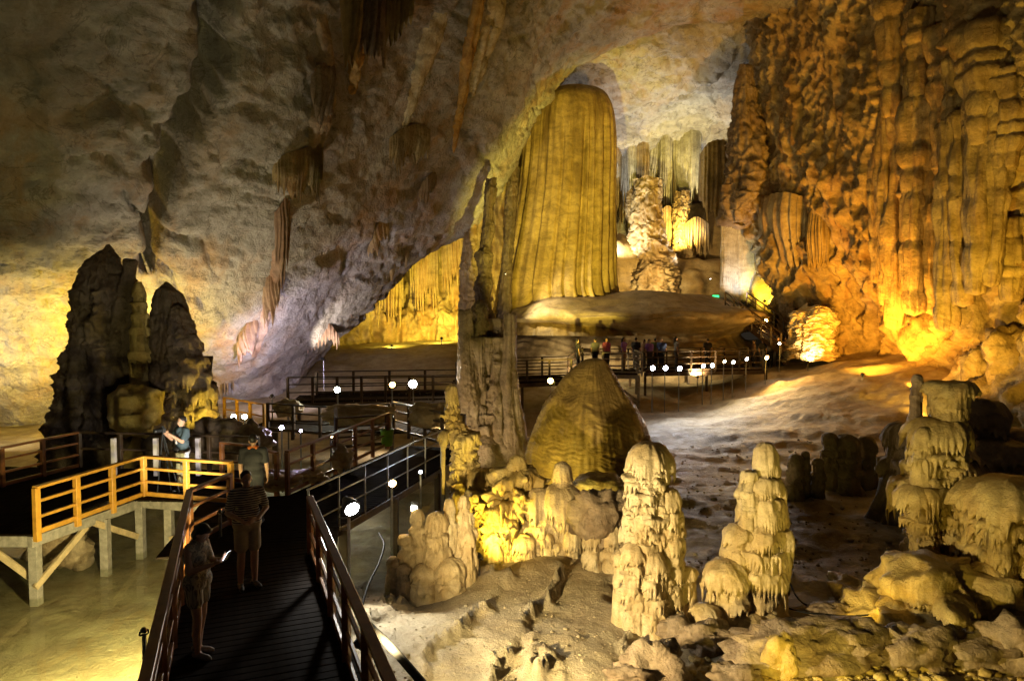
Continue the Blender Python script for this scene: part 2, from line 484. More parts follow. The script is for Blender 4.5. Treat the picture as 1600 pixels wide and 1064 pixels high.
def disp_left(P, N):
    q = P
    a = 0.9 * fbm(q / 12.0, 2, 51) + 0.16 * fbm(q / 3.0, 3, 52)
    # slanting joints: beds that break off in steps
    dirv = np.array([0.55, -0.35, 0.76]); dirv /= np.linalg.norm(dirv)
    s = q @ dirv / 4.2 + 0.8 * noise(q / 7.5, 53) + 0.10 * noise(q / 1.3, 54)
    t = s - np.floor(s)
    am = np.clip(noise(q / 5.5, 55) * 1.5 + 0.35, 0, 1)
    a += 0.42 * am * (t - sstep(0.94, 1.0, t))
    s = q @ np.array([-0.25, 0.2, 0.95]) / 1.3 + 0.7 * noise(q / 3.2, 63) + 0.12 * noise(q / .6, 64)
    t = s - np.floor(s)
    a += 0.22 * np.clip(noise(q / 2.5, 65) * 1.6 + 0.2, 0, 1) * (t - sstep(0.9, 1.0, t))
    # broken faces along the bedding
    r = np.stack([q[..., 0] * .95 - .3 * q[..., 2], q[..., 1], q[..., 2] * .95 + .3 * q[..., 0]], -1)
    a += 0.2 * facets(r / np.array([3.4, 2.6, 1.5]) + .25 * noise(q / 1.2, 61)[..., None], 66, .55) * np.clip(noise(q / 5, 67) + .55, 0, 1)
    a += 0.045 * facets(r / np.array([.5, .45, .25]), 169, .9)
    a += 0.12 * facets(r / np.array([1.2, 1.0, .5]) + .3 * noise(q / .5, 62)[..., None], 68, .8) * np.clip(noise(q / 3, 69) * 1.5 + .5, 0, 1.2)
    # cracks
    c = np.abs(noise(np.stack([q[..., 0] + .45 * q[..., 2], q[..., 1], q[..., 2] * .35], -1) / 4.2, 56) + .05 * noise(q / .8, 70))
    a -= 0.5 * np.exp(-(c / 0.02) ** 2) * np.clip(noise(q / 6, 57) + .2, 0, 1)
    a += 0.05 * ridged(q / 0.8, 3, 58) + 0.05 * fbm(q / .4, 3, 59)
    # the deep dark cleft that runs down from the roof
    cl = cleft_dist(P)
    a -= 2.2 * np.exp(-cl ** 2)
    return P + N * a[..., None]
cleft = [(296, -60), (288, 60), (268, 150), (240, 245), (232, 300), (222, 350), (212, 400)]
def cleft_dist(P):
    """distance to the cleft line over its half width, measured on the wall's height and x"""
    d = np.full(P.shape[:2], 9.0)
    C = np.array([W(px, py, 1 / ((1 - v) / 16.5 + v / 36.)) for (px, py), v in zip(cleft, [(py + 380) / 1060 for px, py in cleft])])
    z = P[..., 2]
    o = np.argsort(C[:, 2])
    xc = np.interp(z, C[o, 2], C[o, 0]) + 0.22 * noise(P / 0.8, 60)
    w = np.interp(z, C[o, 2], np.array([.34, .30, .2, .34, .2, .17, .06])[::-1][np.argsort(np.argsort(C[:, 2]))] if False else np.array([.34, .30, .22, .36, .22, .17, .08])[o])
    inside = (z > C[:, 2].min()) & (z < C[:, 2].max() + 3)
    d = np.where(inside, np.abs(P[..., 0] - xc) / np.maximum(w, .05), 9)
    return d
left_wall, LP = wall_sheet('cave_wall', np.array(rows), 360, 460, disp_left, M['wall_left'], 'grey leaning limestone wall that rises into the cave roof')

# --- roof and end wall behind the great column
bx = np.array([700, 800, 900, 1000, 1100, 1200, 1300], float)
rows = []
for y0, d0 in ((-30, 43.5), (70, 46), (150, 51), (215, 56), (262, 60.5), (330, 62.5), (420, 63), (520, 62)):
    yv = y0 + 12 * np.sin(bx / 70.) + np.interp(bx, [700, 900, 1100, 1200, 1300], [40, 0, -5, 10, 30]) * (1 if y0 < 300 else 0)
    rows.append(np.stack([bx, yv, d0 + 0 * bx], -1))
def disp_back(P, N):
    q = P
    a = 1.0 * fbm(q / 11.0, 2, 71) + 0.2 * fbm(q / 2.4, 3, 72)
    a += 0.3 * facets(q / np.array([3.6, 3, 1.8]) + .25 * noise(q / 1.5, 78)[..., None], 79, .6) + .2 * facets(q / np.array([1.3, 1, .7]) + .3 * noise(q / .6, 78)[..., None], 80, .8)
    s = q @ np.array([0.25, 0.5, 0.8]) / 2.6 + 0.8 * noise(q / 4.5, 73) + .2 * noise(q / 1.1, 74)
    t = s - np.floor(s)
    a += 0.6 * (t - sstep(0.88, 1, t)) * np.clip(noise(q / 4, 76) + .5, 0, 1) + 0.12 * ridged(q / 1.1, 3, 75)
    low = sstep(14, 9, q[..., 2])
    fl = ridged(q / np.array([1.3, 1.3, 9.0]), 3, 77)
    a += low * 0.55 * fl
    return P + N * a[..., None]
back_wall, BP = wall_sheet('cave_roof', np.array(rows), 230, 230, disp_back, M['wall_back'], 'pale grey cave roof and end wall behind the great flowstone column')

# --- curtain wall of the recess on the left of the great column
ex = np.array([480, 560, 640, 700, 760, 820, 880], float)
rows = []
for y0, d0 in ((180, 50), (280, 52.5), (380, 53.5), (460, 53), (515, 52), (580, 51.5)):
    rows.append(np.stack([ex, y0 + 0 * ex, d0 + np.interp(ex, [480, 640, 760, 880], [-3, 0, -1, -3])], -1))
def disp_rec(P, N):
    q = P
    fl = ridged(q / np.array([1.1, 1.1, 11.0]), 3, 81)
    a = 0.8 * fbm(q / 6., 2, 82) + 0.45 * fl + 0.2 * ridged(q / np.array([.35, .35, 4.]), 2, 83) + 0.15 * fbm(q / 1.2, 3, 84)
    a -= 0.9 * sstep(3.6, 2.4, q[..., 2] + .5 * noise(q / 1.5, 85))
    return P + N * a[..., None]
rec_wall, _ = wall_sheet('recess_wall', np.array(rows), 170, 190, disp_rec, M['recess'], 'yellow lit recess wall hung with flowstone curtains')

# --- the great right hand wall
rx = np.array([1160, 1185, 1215, 1255, 1300, 1340, 1430, 1520, 1620, 1760, 1950], float)
rb = np.array([372, 392, 440, 505, 560, 640, 665, 690, 700, 720, 760], float)
rd = np.array([46.5, 44.5, 43, 41.5, 40, 38.5, 35, 31, 27.5, 24, 20.5], float)
rows = []
for v in (0, .17, .34, .5, .66, .83, 1.0):
    lean = 0.84 + 0.16 * (1 - (1 - v) ** 1.6)
    rows.append(np.stack([rx + np.interp(rx, [1160, 1300], [22, 0]) * math.sin(v * 3.14), -380 + (rb + 380) * v, rd * lean], -1))
rows.append(np.stack([rx, rb + 12, rd + 3.0], -1))
left_lip = np.array(rows)[:, :1, :].copy()
left_lip[..., 2] += 7; left_lip[..., 0] += 6
rows = np.concatenate([left_lip, np.array(rows)], 1)
def disp_right(P, N):
    q = P
    fl = ridged(q / np.array([2.1, 2.1, 13.0]), 3, 91)
    a = 1.1 * fbm(q / 7.5, 3, 92) + 0.5 * fl * np.clip(noise(q / 6, 99) + .75, 0.1, 1.2)
    lowm = sstep(15, 3, q[..., 2])
    a += 0.40 * billow(q / np.array([1.9, 1.9, 2.6]), 2, 93) * (0.25 + .75 * lowm) + 0.16 * billow(q / np.array([.65, .65, .9]), 2, 94)
    a += 0.13 * facets(q / np.array([1.1, 1.1, 1.6]) + .3 * noise(q / .6, 89)[..., None], 90, .7) * np.clip(noise(q / 4, 88) * 1.6 + .4, 0, 1.2)
    a += 0.16 * ridged(q / np.array([.55, .55, 4.0]), 3, 86) * sstep(2, 6, q[..., 2])
    a += 0.07 * ridged(q / .35, 2, 95) + .05 * fbm(q / .2, 2, 87)
    # ledges with overhangs
    s = q[..., 2] / 3.4 + 0.9 * noise(q / 3.5, 96) + .25 * noise(q / .9, 97)
    t = s - np.floor(s)
    a += 0.65 * np.clip(noise(q / 4.0, 98) + .35, 0, 1) * (sstep(0, .25, t) * (1 - t))
    # alcove of shade at the foot of the wall
    e = W(1322, 545, 39.5)
    a -= 2.6 * np.exp(-(((q[..., 0] - e[0]) / 0.8) ** 2 + ((q[..., 2] - e[2]) / 2.4) ** 2))
    a += 1.0 * sstep(1.8, 0.2, q[..., 2]) * sstep(16, 20, q[..., 0])
    return P + N * a[..., None]
right_wall, RP = wall_sheet('flowstone_wall', rows, 390, 320, disp_right, M['wall_right'], 'high ochre flowstone wall on the right, glowing orange at its foot')

# ------------------------------------------------------------------ speleothem builders
def tiers_geo(tiers, nth=120, seed=0, lump=0.16, teeth=26, rb=None, zb=0.0, flute=0.035, kd=9, rough=0.03, top_flat=0.0, sub=0):
    """a stalagmite column of stacked bells: each tier is a dome that ends in a lip of drips and tucks in below.
    tier: (z of lip, lip radius, neck radius below, dome height, drip length, x offset, y offset)"""
    if nth >= 80:
        nth = int(nth * 1.0)
    teeth = int(teeth * 1.5)
    if nth < 130: kd = min(kd, 5)
    th = np.linspace(0, 2 * math.pi, nth, endpoint=False)
    ct, sn = np.cos(th), np.sin(th)
    rowsV = []
    rin = 0.0
    if sub: kd = min(kd, 5)
    if sub:                                       # thinner layers between the main ones
        T2 = [tiers[0]]
        rq = random.Random(seed)
        for a_, b_ in zip(tiers[:-1], tiers[1:]):
            for i_ in range(1, sub + 1):
                f_ = (i_ + rq.uniform(-.2, .2)) / (sub + 1)
                R_ = (a_[2] + (b_[2] - a_[2]) * f_) * rq.uniform(1.06, 1.2)
                T2.append((a_[0] + (b_[0] - a_[0]) * f_, R_, R_ * rq.uniform(.86, .94), min(a_[3], b_[3]) * rq.uniform(.35, .7), b_[4] * rq.uniform(.4, .9), a_[5] + (b_[5] - a_[5]) * f_ + rq.uniform(-.1, .1) * R_, a_[6]))
            T2.append((b_[0], b_[1], b_[2] + (b_[1] - b_[2]) * .25, b_[3] * .7, *b_[4:]))
        tiers = T2
    rmax = max(t[1] for t in tiers)
    for ti, (zl, R, Rn, dome, fr, ox, oy) in enumerate(tiers):
        ring = np.stack([ct * 1.1 + 3.1 * ti, sn * 1.1 + seed, np.full(nth, 1.7 * ti + seed)], -1)
        ringv = np.stack([ct * 1.6 + seed, sn * 1.6, np.full(nth, .35 * ti)], -1)
        Rl = 1 + lump * 1.6 * noise(ring, seed + 3) + lump * 1.2 * noise(ringv, seed + 4) + lump * .5 * noise(ringv * 2.6, seed + 9)
        pr = np.clip(.80 + 1.5 * noise(ring * 1.7 + 5, seed + 11), .02, 1.2)
        gap = (tiers[ti - 1][0] - zl) if ti else dome
        zo = (min(gap, dome * 1.6) * 0.75 if ti else dome * .4) * noise(ring * 1.2 + 9, seed + 5) + gap * .25 * noise(ring * 3.1 + 2, seed + 12)
        nt_ = max(6, int(teeth * (0.6 + 0.4 * R / rmax)))
        ph = th / (2 * math.pi) * nt_ + 1.1 * noise(ring * 2.2, seed + 6)
        tooth = 0.5 + 0.5 * np.cos(2 * math.pi * ph)
        wgt = hash1(np.round(ph) % nt_ + 31 * ti, seed) ** 1.4
        Fz = fr * (0.10 + (0.2 + 1.25 * wgt) * tooth ** 1.3) * np.clip(.25 + pr, 0, 1.2)
        Fz = Fz * (.35 + 1.05 * float(hash1(np.array([ti * 7 + seed]), 3)[0]))
        Re = Rn + (R - Rn) * pr if ti else np.full(nth, R)
        # dome
        for k in range(kd + 1):
            a = (k / kd) * math.pi / 2
            z = zl + dome * math.cos(a) * (1 - top_flat * (1 - math.sin(a)) if ti == 0 else 1)
            w = (k / kd) ** 2
            r = rin + (Re - rin) * math.sin(a) ** (0.85 if ti else 0.75)
            rr = r * (1 + (Rl - 1) * (w if ti == 0 else 1)) * (1 + flute * sstep(.6, 1, k / kd) * (tooth - .5))
            rowsV.append(np.stack([ox + rr * ct, oy + rr * sn, z + zo * w], -1))
        base_r = Re * Rl
        for k in range(1, 5):
            w = k / 4
            rr = base_r * (1 - 0.05 * w * w) * (1 + flute * (1 + w) * (tooth - .5))
            rowsV.append(np.stack([ox + rr * ct, oy + rr * sn, zl + zo - Fz * w], -1))
        for k in range(1, 4):
            w = k / 3
            rr = base_r * (0.95 - 0.07 * w)
            rowsV.append(np.stack([ox + rr * ct, oy + rr * sn, zl + zo - Fz * (1 - w) - 0.01 * w], -1))
        for w in (0.5, 1.0):
            rr = base_r * .88 * (1 - w) + Rn * Rl * w
            rowsV.append(np.stack([ox + rr * ct, oy + rr * sn, zl + zo * (1 - .5 * w) + 0.02 - 0.10 * fr * w], -1))
        rin = Rn
    zl, R, Rn, dome, fr, ox, oy = tiers[-1]
    rbase = rb if rb else Rn * 1.15
    z0 = rowsV[-1][:, 2].copy()
    for w in (0.2, 0.4, 0.6, 0.8, 1.0):
        rr = (Rn + (rbase - Rn) * w ** 2) * (1 + lump * noise(np.stack([ct * 2, sn * 2, np.full(nth, w * 2)], -1), seed + 8))
        rowsV.append(np.stack([ox + rr * ct, oy + rr * sn, z0 * (1 - w) + zb * w], -1))
    V = np.array(rowsV)
    sc = float(np.mean([t[1] for t in tiers]))
    q = V / sc + seed * 1.7
    dn = rough * sc * (1.5 * fbm(q / 0.7, 3, seed + 10) + 1.3 * billow(q / np.array([.7, .7, .8]), 2, seed + 13) + .22 * ridged(q / np.array([.16, .16, .5]), 2, seed + 14))
    ctr = V.mean(axis=1, keepdims=True)
    dirr = V - ctr; dirr[..., 2] = 0
    dirr /= np.linalg.norm(dirr, axis=-1, keepdims=True) + 1e-6
    V = V + dirr * dn[..., None]
    V[..., 2] += 0.5 * dn
    return V, grid_faces(len(rowsV), nth, True)

def part_tiers(name, root, off, tiers, mat, **kw):
    V, F = tiers_geo(tiers, **kw)
    V = V + np.array(off)
    return link_mesh(name, V, F, mat, root)

def revolve(rows_, nth, seed, lump=0.08, flute=0.03, nfl=3.0, rough=0.02, ell=1.0, ripple=0.0, dz=0.0, rw=0.055, knob=0.0):
    """rows (z, cx, cy, r) -> fluted column body"""
    th = np.linspace(0, 2 * math.pi, nth, endpoint=False)
    ct, sn = np.cos(th), np.sin(th)
    R = np.array(rows_, float)
    z, cx, cy, r = [R[:, i][:, None] for i in range(4)]
    Rm = R[:, 3].max()
    ringn = np.stack([ct * 1.3, sn * 1.3, np.zeros(nth)], -1)[None] + np.stack([0 * R[:, 0], 0 * R[:, 0], R[:, 0] / (Rm * 4)], -1)[:, None]
    lum = lump * 2 * noise(ringn, seed)
    fl_c = np.stack([ct * nfl * 2, sn * nfl * 2, np.zeros(nth)], -1)[None] + np.stack([0 * R[:, 0], 0 * R[:, 0], R[:, 0] / (Rm * 7)], -1)[:, None]
    fl = flute * ridged(fl_c, 3, seed + 1) + 0.6 * flute * ridged(fl_c * 2.7, 2, seed + 2)
    q = np.stack([r * ct + cx, r * sn + cy, z + 0 * ct], -1)
    rg = rough * fbm(q / (Rm * .35), 4, seed + 3)
    rp = 0
    if ripple:
        s = z / (Rm * rw) + 1.6 * noise(q / (Rm * .25), seed + 4) + 3.0 * noise(q / (Rm * .9), seed + 5)
        t = s - np.floor(s)
        rp = ripple * (t - sstep(.8, 1, t))
    if knob:
        rg = rg + knob * billow(q / (Rm * np.array([.45, .45, .6])), 3, seed + 7) + knob * .5 * facets(q / (Rm * np.array([.4, .4, .25])), seed + 8, .8)
    rr = r * (1 + lum + fl + rg + rp)
    V = np.stack([cx + rr * ct, cy + rr * sn * ell, z + dz * noise(q / (Rm * .5), seed + 6)], -1)
    return V, grid_faces(len(R), nth, True)

def resample_rows(rows_, n):
    A = np.array(rows_, float)
    return catmull(A, np.linspace(0, len(A) - 1, n))

def boulder_geo(r, seed, sub=4, squash=(1, 1, .75), amp=0.35, fine=0.06, sharp=0.0):
    bm = bmesh.new()
    bmesh.ops.create_icosphere(bm, subdivisions=sub, radius=1.0)
    V = np.array([v.co[:] for v in bm.verts])
    F = np.array([[v.index for v in f.verts] for f in bm.faces])
    bm.free()
    n1 = fbm(V * 1.1 + seed * 3.3, 3, seed)
    k = 1 + amp * n1 + fine * fbm(V * 5 + seed, 3, seed + 7)
    k = k + amp * (.38 * facets(V * 1.7 + seed, seed + 9, .9) + .16 * facets(V * 4.2 + seed, seed + 11, .9))
    if sharp:
        k = k + sharp * ridged(V * 2.2 + seed, 3, seed + 5)
    V = V * k[:, None] * r * np.array(squash)
    return V, F

def curtain_geo(path, length, thick, nfl=14, seed=0, nu=110, nv=26, toward=None, ragged=0.55, taper=0.5, bulge=0.35):
    """a flowstone curtain hung from a line of points: a flattened fluted body whose lower edge breaks into tips"""
    path = np.array(path, float)
    k = len(path)
    ph = np.linspace(0, 2 * math.pi, nu, endpoint=False)
    u = (1 - np.cos(ph)) / 2
    side = np.sin(ph)
    C = catmull(path, u * (k - 1))
    t = path[-1] - path[0]; t[2] = 0; t /= np.linalg.norm(t) + 1e-9
    nrm = np.array([t[1], -t[0], 0])
    if toward is None: toward = cC
    if np.dot(nrm, np.array(toward) - path.mean(0)) < 0: nrm = -nrm
    ln = np.interp(u, np.linspace(0, 1, len(length)), length) if np.ndim(length) else np.full(nu, float(length))
    tp = u * nfl + 0.7 * noise(np.stack([u * 3, u * 0 + seed, side * .3], -1), seed)
    tooth = 0.5 + 0.5 * np.cos(2 * math.pi * tp)
    wgt = hash1(np.round(tp), seed + 2)
    L = ln * (1 - ragged + ragged * (0.25 + 0.75 * wgt) * (0.35 + 0.65 * tooth))
    v = np.linspace(0, 1, nv)[:, None]
    env = np.sqrt(np.clip(1 - v ** 3, 0, 1)) * (1 - taper * v) + bulge * np.sin(math.pi * np.clip(v * 1.3, 0, 1)) * .8
    env = env * np.clip((1 - v) * 9, 0, 1) ** .5
    T = thick * side[None] * env * (0.6 + 0.55 * tooth[None] * (0.4 + .6 * v))
    V = C[None] + nrm * T[..., None]
    V = V + np.array([0, 0, -1.0]) * (v * L[None])[..., None]
    q = V / max(thick, .1)
    V = V + nrm * (0.16 * thick * fbm(q / np.array([1.2, 1.2, 3.0]), 3, seed + 5) * env)[..., None]
    V = V + t * (0.10 * thick * noise(q / np.array([1.5, 1.5, 2.5]), seed + 6))[..., None]
    return V, grid_faces(nv, nu, True)

def wall_surface(P, px, py):
    """depth of the built wall behind a photo pixel"""
    v = P.reshape(-1, 3) - cC
    dpt = v @ cF
    u = CX + FPX * (v @ cR) / dpt
    w = CY - FPX * (v @ cU) / dpt
    return dpt[np.argmin((u - px) ** 2 + (w - py) ** 2)]

def curtain(name, pxs, length, thick, mat, label, cat='drapery', group=None, parent=None, snap=None, **kw):
    """pxs: (px, py, d) of the line it hangs from"""
    if snap is not None:
        pxs = [(a, b, wall_surface(snap, a, b) - .15) for a, b, _ in pxs]
    path = np.array([W(*p) for p in pxs])
    path[:, 2] += 0 if snap is None else (.35 if snap is LP else 1.6)
    V, F = curtain_geo(path, length, thick, **kw)
    base = path.mean(0)
    o = link_mesh(name, V, F, mat, parent, loc=base)
    return tag(o, label, cat, group)

def ribbon(name, P, pts, raise_, mat, label, seed=0, n=70, m=13):
    """a tongue of flowstone lying on a built wall: pts (px, py, half width px) down its middle"""
    v = P.reshape(-1, 3) - cC
    dpt = v @ cF
    u, w = CX + FPX * (v @ cR) / dpt, CY - FPX * (v @ cU) / dpt
    A = catmull(np.array(pts, float), np.linspace(0, len(pts) - 1, n))
    V = np.zeros((n, m, 3))
    for i, (px, py, hw) in enumerate(A):
        for j in range(m):
            t = -1 + 2 * j / (m - 1)
            x = px + hw * t * (1 + .35 * noise(np.array([[i * .16, seed, t]]), seed)[0])
            near = np.argsort((u - x) ** 2 + (w - py) ** 2)[:1] if False else np.argmin((u - x) ** 2 + (w - py) ** 2)
            V[i, j] = W(x, py, dpt[near])
    for _ in range(3):
        V[1:-1] = (V[:-2] + 2 * V[1:-1] + V[2:]) / 4
        V[:, 1:-1] = (V[:, :-2] + 2 * V[:, 1:-1] + V[:, 2:]) / 4
    N = normals(V, cC)
    t = np.linspace(-1, 1, m)[None]
    e = np.sin(np.linspace(0, math.pi, n))[:, None] ** .4
    h = raise_ * ((1 - np.abs(t) ** 3) * e * (1 + .7 * ridged(np.stack([t * 2.5 + 0 * e, seed + 0 * t * e, np.linspace(0, 2, n)[:, None] + 0 * t], -1), 2, seed)) - .25)
    V = V + N * h[..., None]
    c = V.reshape(-1, 3).mean(0)
    return tag(link_mesh(name, V, grid_faces(n, m), mat, None, loc=c), label, 'flowstone')

def hanging_geo(top, L, r0, seed, beads=5, nth=44, nz=60, tip=0.12, lean=0.05):
    """a beaded hanging column / stalactite from point top"""
    v = np.linspace(0, 1, nz)
    prof = r0 * (1 - (1 - tip) * v ** 1.5)
    bd = v * beads + 1.3 * noise(np.stack([v * 3, v * 0 + seed, v * 0], -1), seed)
    t = bd - np.floor(bd)
    prof = prof * (0.86 + 0.30 * np.sqrt(np.clip(np.sin(math.pi * t ** 0.75), 0, 1)) * (0.5 + .7 * hash1(np.floor(bd), seed)))
    prof[-1] *= 0.1
    th = np.linspace(0, 2 * math.pi, nth, endpoint=False)
    ct, sn = np.cos(th), np.sin(th)
    cx = lean * L * noise(np.stack([v * 1.5, v * 0 + seed * 1.3, v * 0 + 5], -1), seed + 1)
    cy = lean * L * noise(np.stack([v * 1.5, v * 0 + seed * 1.3, v * 0 + 9], -1), seed + 2)
    q = np.stack([np.broadcast_to(ct * 2.2, (nz, nth)), np.broadcast_to(sn * 2.2, (nz, nth)), np.broadcast_to((v * L / r0 * .16)[:, None], (nz, nth))], -1)
    rr = prof[:, None] * (1 + 0.5 * noise(q * np.array([.8, .8, 1.6]) + seed, seed + 3) + 0.12 * billow(q * 1.4, 2, seed + 5) + 0.08 * ridged(q * np.array([3, 3, .9]), 2, seed + 4))
    V = np.stack([cx[:, None] + rr * ct, cy[:, None] + rr * sn, np.broadcast_to((-v * L)[:, None], (nz, nth))], -1)
    return V + np.array(top), grid_faces(nz, nth, True)

# ------------------------------------------------------------------ great formations
def single(name, V, F, mat, label, cat, group=None):
    base = V.reshape(-1, 3).mean(0)
    base[2] = V.reshape(-1, 3)[:, 2].min()
    o = link_mesh(name, V, F, mat, None, loc=base)
    return tag(o, label, cat, group)

def prow(px, py, rpx, d, dd=0.0):
    p = W(px, py, d)
    return (p[2], p[0], p[1] + dd, rpx * d / FPX)

# the great column
dG = 46.0
gr = [(908, 520, 156), (904, 510, 146), (897, 502, 132), (889, 494, 117), (881, 484, 104), (876, 470, 96), (873, 450, 91), (875, 420, 87), (881, 360, 81), (886, 300, 76), (889, 250, 73.5), (890, 205, 71), (891, 178, 67), (893, 158, 59), (896, 146, 46), (899, 139, 28), (900, 136, 4)]
rows_ = resample_rows([prow(a, b, c, dG) for a, b, c in gr], 150)
V, F = revolve(rows_, 320, 101, lump=0.05, flute=0.022, nfl=3.4, rough=0.012, ell=0.8, ripple=0.006)
th = np.linspace(0, 2 * math.pi, 320, endpoint=False)
groove = np.zeros(320)
for a0, w0, dp in ((-1.30, .045, .10), (-1.17, .03, .06), (-1.03, .035, .09), (-.78, .05, .17), (-.55, .06, .10), (-1.75, .03, .05), (-2.1, .025, .04), (-1.55, .02, .04), (-.35, .05, .08), (-2.6, .05, .05)):
    d_ = (th - math.pi * 2 - a0 + math.pi) % (2 * math.pi) - math.pi
    groove += 1.7 * dp * np.exp(-(d_ / w0) ** 2)
zr = rows_[:, 0]
gm = sstep(zr.max() - 1.2, zr.max() - 5, zr) * sstep(zr.min() - 2, zr.min() + 4, zr)
cen = np.stack([rows_[:, 1], rows_[:, 2], rows_[:, 0]], -1)[:, None]
wv = 1 - gm[:, None] * groove[None]
V[..., :2] = cen[..., :2] + (V[..., :2] - cen[..., :2]) * wv[..., None]
single('great_column', V, F, M['giant'], 'giant yellow fluted flowstone column with a rounded top', 'flowstone column')

# the flowstone mound it stands on
mo = [(985, 459, 20), (985, 461, 70), (985, 465, 115), (985, 470, 150), (985, 477, 180), (986, 485, 201), (986, 491, 211), (986, 496, 214), (986, 501, 211), (986, 505, 199), (986, 510, 180), (986, 516, 166), (986, 524, 172), (985, 532, 184), (985, 540, 188), (985, 552, 194), (985, 566, 200), (985, 590, 205)]
rows_ = resample_rows([prow(a, b, c, 46.5) for a, b, c in mo], 120)
V, F = revolve(rows_, 340, 111, lump=0.06, flute=0.008, nfl=3.0, rough=0.03, ell=0.8, ripple=0.022, dz=0.55, rw=.05, knob=.004)
single('flowstone_mound', V, F, M['mound'], 'broad tan flowstone mound with an undercut rim below the giant column', 'flowstone mound')

# the cone in the middle distance
co = [(926, 561, 2), (926, 562, 11), (925, 567, 20), (923, 585, 34), (921, 610, 51), (921, 640, 69), (921, 675, 84), (921, 705, 92), (921, 735, 94), (921, 760, 93), (921, 775, 93)]
rows_ = resample_rows([prow(a, b, c, 21.0) for a, b, c in co], 160)
V, F = revolve(rows_, 240, 121, lump=0.10, flute=0.018, nfl=4.0, rough=0.03, ell=1.0, ripple=0.05, rw=.06, knob=.012, dz=.14)
single('cone_stalagmite', V, F, M['cone'], 'smooth brown cone shaped stalagmite with fine ripples', 'stalagmite')
# tall ribbed columns behind, between recess and great column
def ribbed(name, rows_px, d, seed, mat, label, nth=100, n=110, cat='stalagmite', group=None, ripple=0.10, lump=.14, flute=.05, rough=.06):
    rows_ = resample_rows([prow(a, b, c, d) for a, b, c in rows_px], n)
    V, F = revolve(rows_, nth, seed, lump=lump, flute=flute, nfl=2.0, rough=rough, ripple=ripple * 1.7, dz=rows_[:, 3].max() * .25, rw=.36, knob=.10)
    return single(name, V, F, mat, label, cat, group)
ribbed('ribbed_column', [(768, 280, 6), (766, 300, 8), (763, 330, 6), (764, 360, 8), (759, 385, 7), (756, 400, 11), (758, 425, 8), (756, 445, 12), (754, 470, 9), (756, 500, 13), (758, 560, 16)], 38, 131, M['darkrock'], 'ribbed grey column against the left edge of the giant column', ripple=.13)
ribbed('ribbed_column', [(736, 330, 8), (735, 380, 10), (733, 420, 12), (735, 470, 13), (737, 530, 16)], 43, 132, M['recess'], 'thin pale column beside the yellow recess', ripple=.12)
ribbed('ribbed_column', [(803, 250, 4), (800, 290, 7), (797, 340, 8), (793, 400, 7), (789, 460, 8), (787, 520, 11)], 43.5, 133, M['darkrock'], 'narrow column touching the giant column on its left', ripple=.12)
ribbed('ribbed_column', [(1013, 282, 17), (1012, 310, 18), (1012, 350, 20), (1014, 380, 24), (1018, 410, 30), (1016, 432, 33), (1017, 452, 30), (1018, 470, 32)], 54, 134, M['recess'], 'layered column lit from its foot behind the giant column', ripple=.16, lump=.2)

# centre column of the middle ground
def group_root(name, px, py, d, label, cat, group=None):
    p = W(px, py, d)
    return empty(name, p, label, cat, group), p

root, B = group_root('stalagmite', 765, 720, 25.0, 'tall knobbly tan stalagmite group standing left of the brown cone', 'stalagmite')
k = 25.0 / FPX
def rel(px, py, rpx, B, k, bx, by):
    return ((by - py) * k, (px - bx) * k, 0.0, rpx * k)
def shaft(name, rows_px, root, k, bx, by, seed, mat, yoff=0.0, nth=84, n=100, **kw):
    rows_ = [rel(a, b, c, None, k, bx, by) for a, b, c in rows_px]
    rows_ = [(z, x, yoff, r) for z, x, _, r in rows_]
    A = resample_rows(rows_, n)
    a = dict(lump=.16, flute=.05, nfl=2.0, rough=.07, ripple=.09, dz=A[:, 3].max() * .2, rw=.26, knob=.055)
    a.update(kw)
    V, F = revolve(A, nth, seed, **a)
    return link_mesh(name, V, F, mat, root)
part_tiers('trunk', root, (0, 0, 0), [((720 - y) * k, r * k, rn * k, dm * k, fr * k, (x - 765) * k, 0) for x, y, r, rn, dm, fr in ((768, 512, 22, 17, 12, 22), (767, 545, 26, 20, 14, 24), (764, 575, 30, 23, 16, 22), (760, 610, 29, 24, 14, 26), (762, 640, 34, 28, 16, 24), (766, 672, 42, 36, 18, 26), (768, 704, 54, 50, 16, 16))], M['tanrock'], nth=170, teeth=26, sub=1, seed=141, rb=1.5, lump=.3, rough=.10, kd=8, zb=-.6)
shaft('spire', [(752, 470, 3), (752, 478, 10), (751, 500, 11), (748, 530, 14), (744, 570, 16), (742, 610, 17), (744, 660, 20)], root, k, 765, 720, 145, M['tanrock'], yoff=-.4, ripple=.14, lump=.3, knob=.12)
shaft('spire', [(783, 540, 6), (784, 556, 13), (782, 580, 12), (785, 620, 16), (788, 660, 20), (792, 720, 28)], root, k, 765, 720, 146, M['tanrock'], yoff=-.6, ripple=.14, lump=.3, knob=.12)
shaft('spire', [(712, 600, 5), (714, 615, 12), (718, 650, 13), (722, 690, 18), (726, 730, 26)], root, k, 765, 720, 147, M['tanrock'], yoff=-.4, ripple=.14, lump=.3, knob=.12)
shaft('spire', [(797, 490, 3), (797, 494, 8), (797, 540, 8), (796, 580, 10), (798, 610, 11), (803, 650, 14), (806, 690, 20), (808, 730, 24)], root, k, 765, 720, 142, M['tanrock'], yoff=-0.9, ripple=.10)
shaft('spire', [(730, 484, 5), (729, 488, 9), (731, 515, 10), (733, 545, 12), (733, 580, 14), (734, 620, 16)], root, k, 765, 720, 143, M['tanrock'], yoff=-0.7, ripple=.12)
shaft('base', [(765, 668, 12), (765, 674, 30), (763, 690, 48), (763, 715, 62), (763, 745, 72)], root, k, 765, 720, 144, M['tanrock'], yoff=-0.5, ripple=.05, lump=.3)
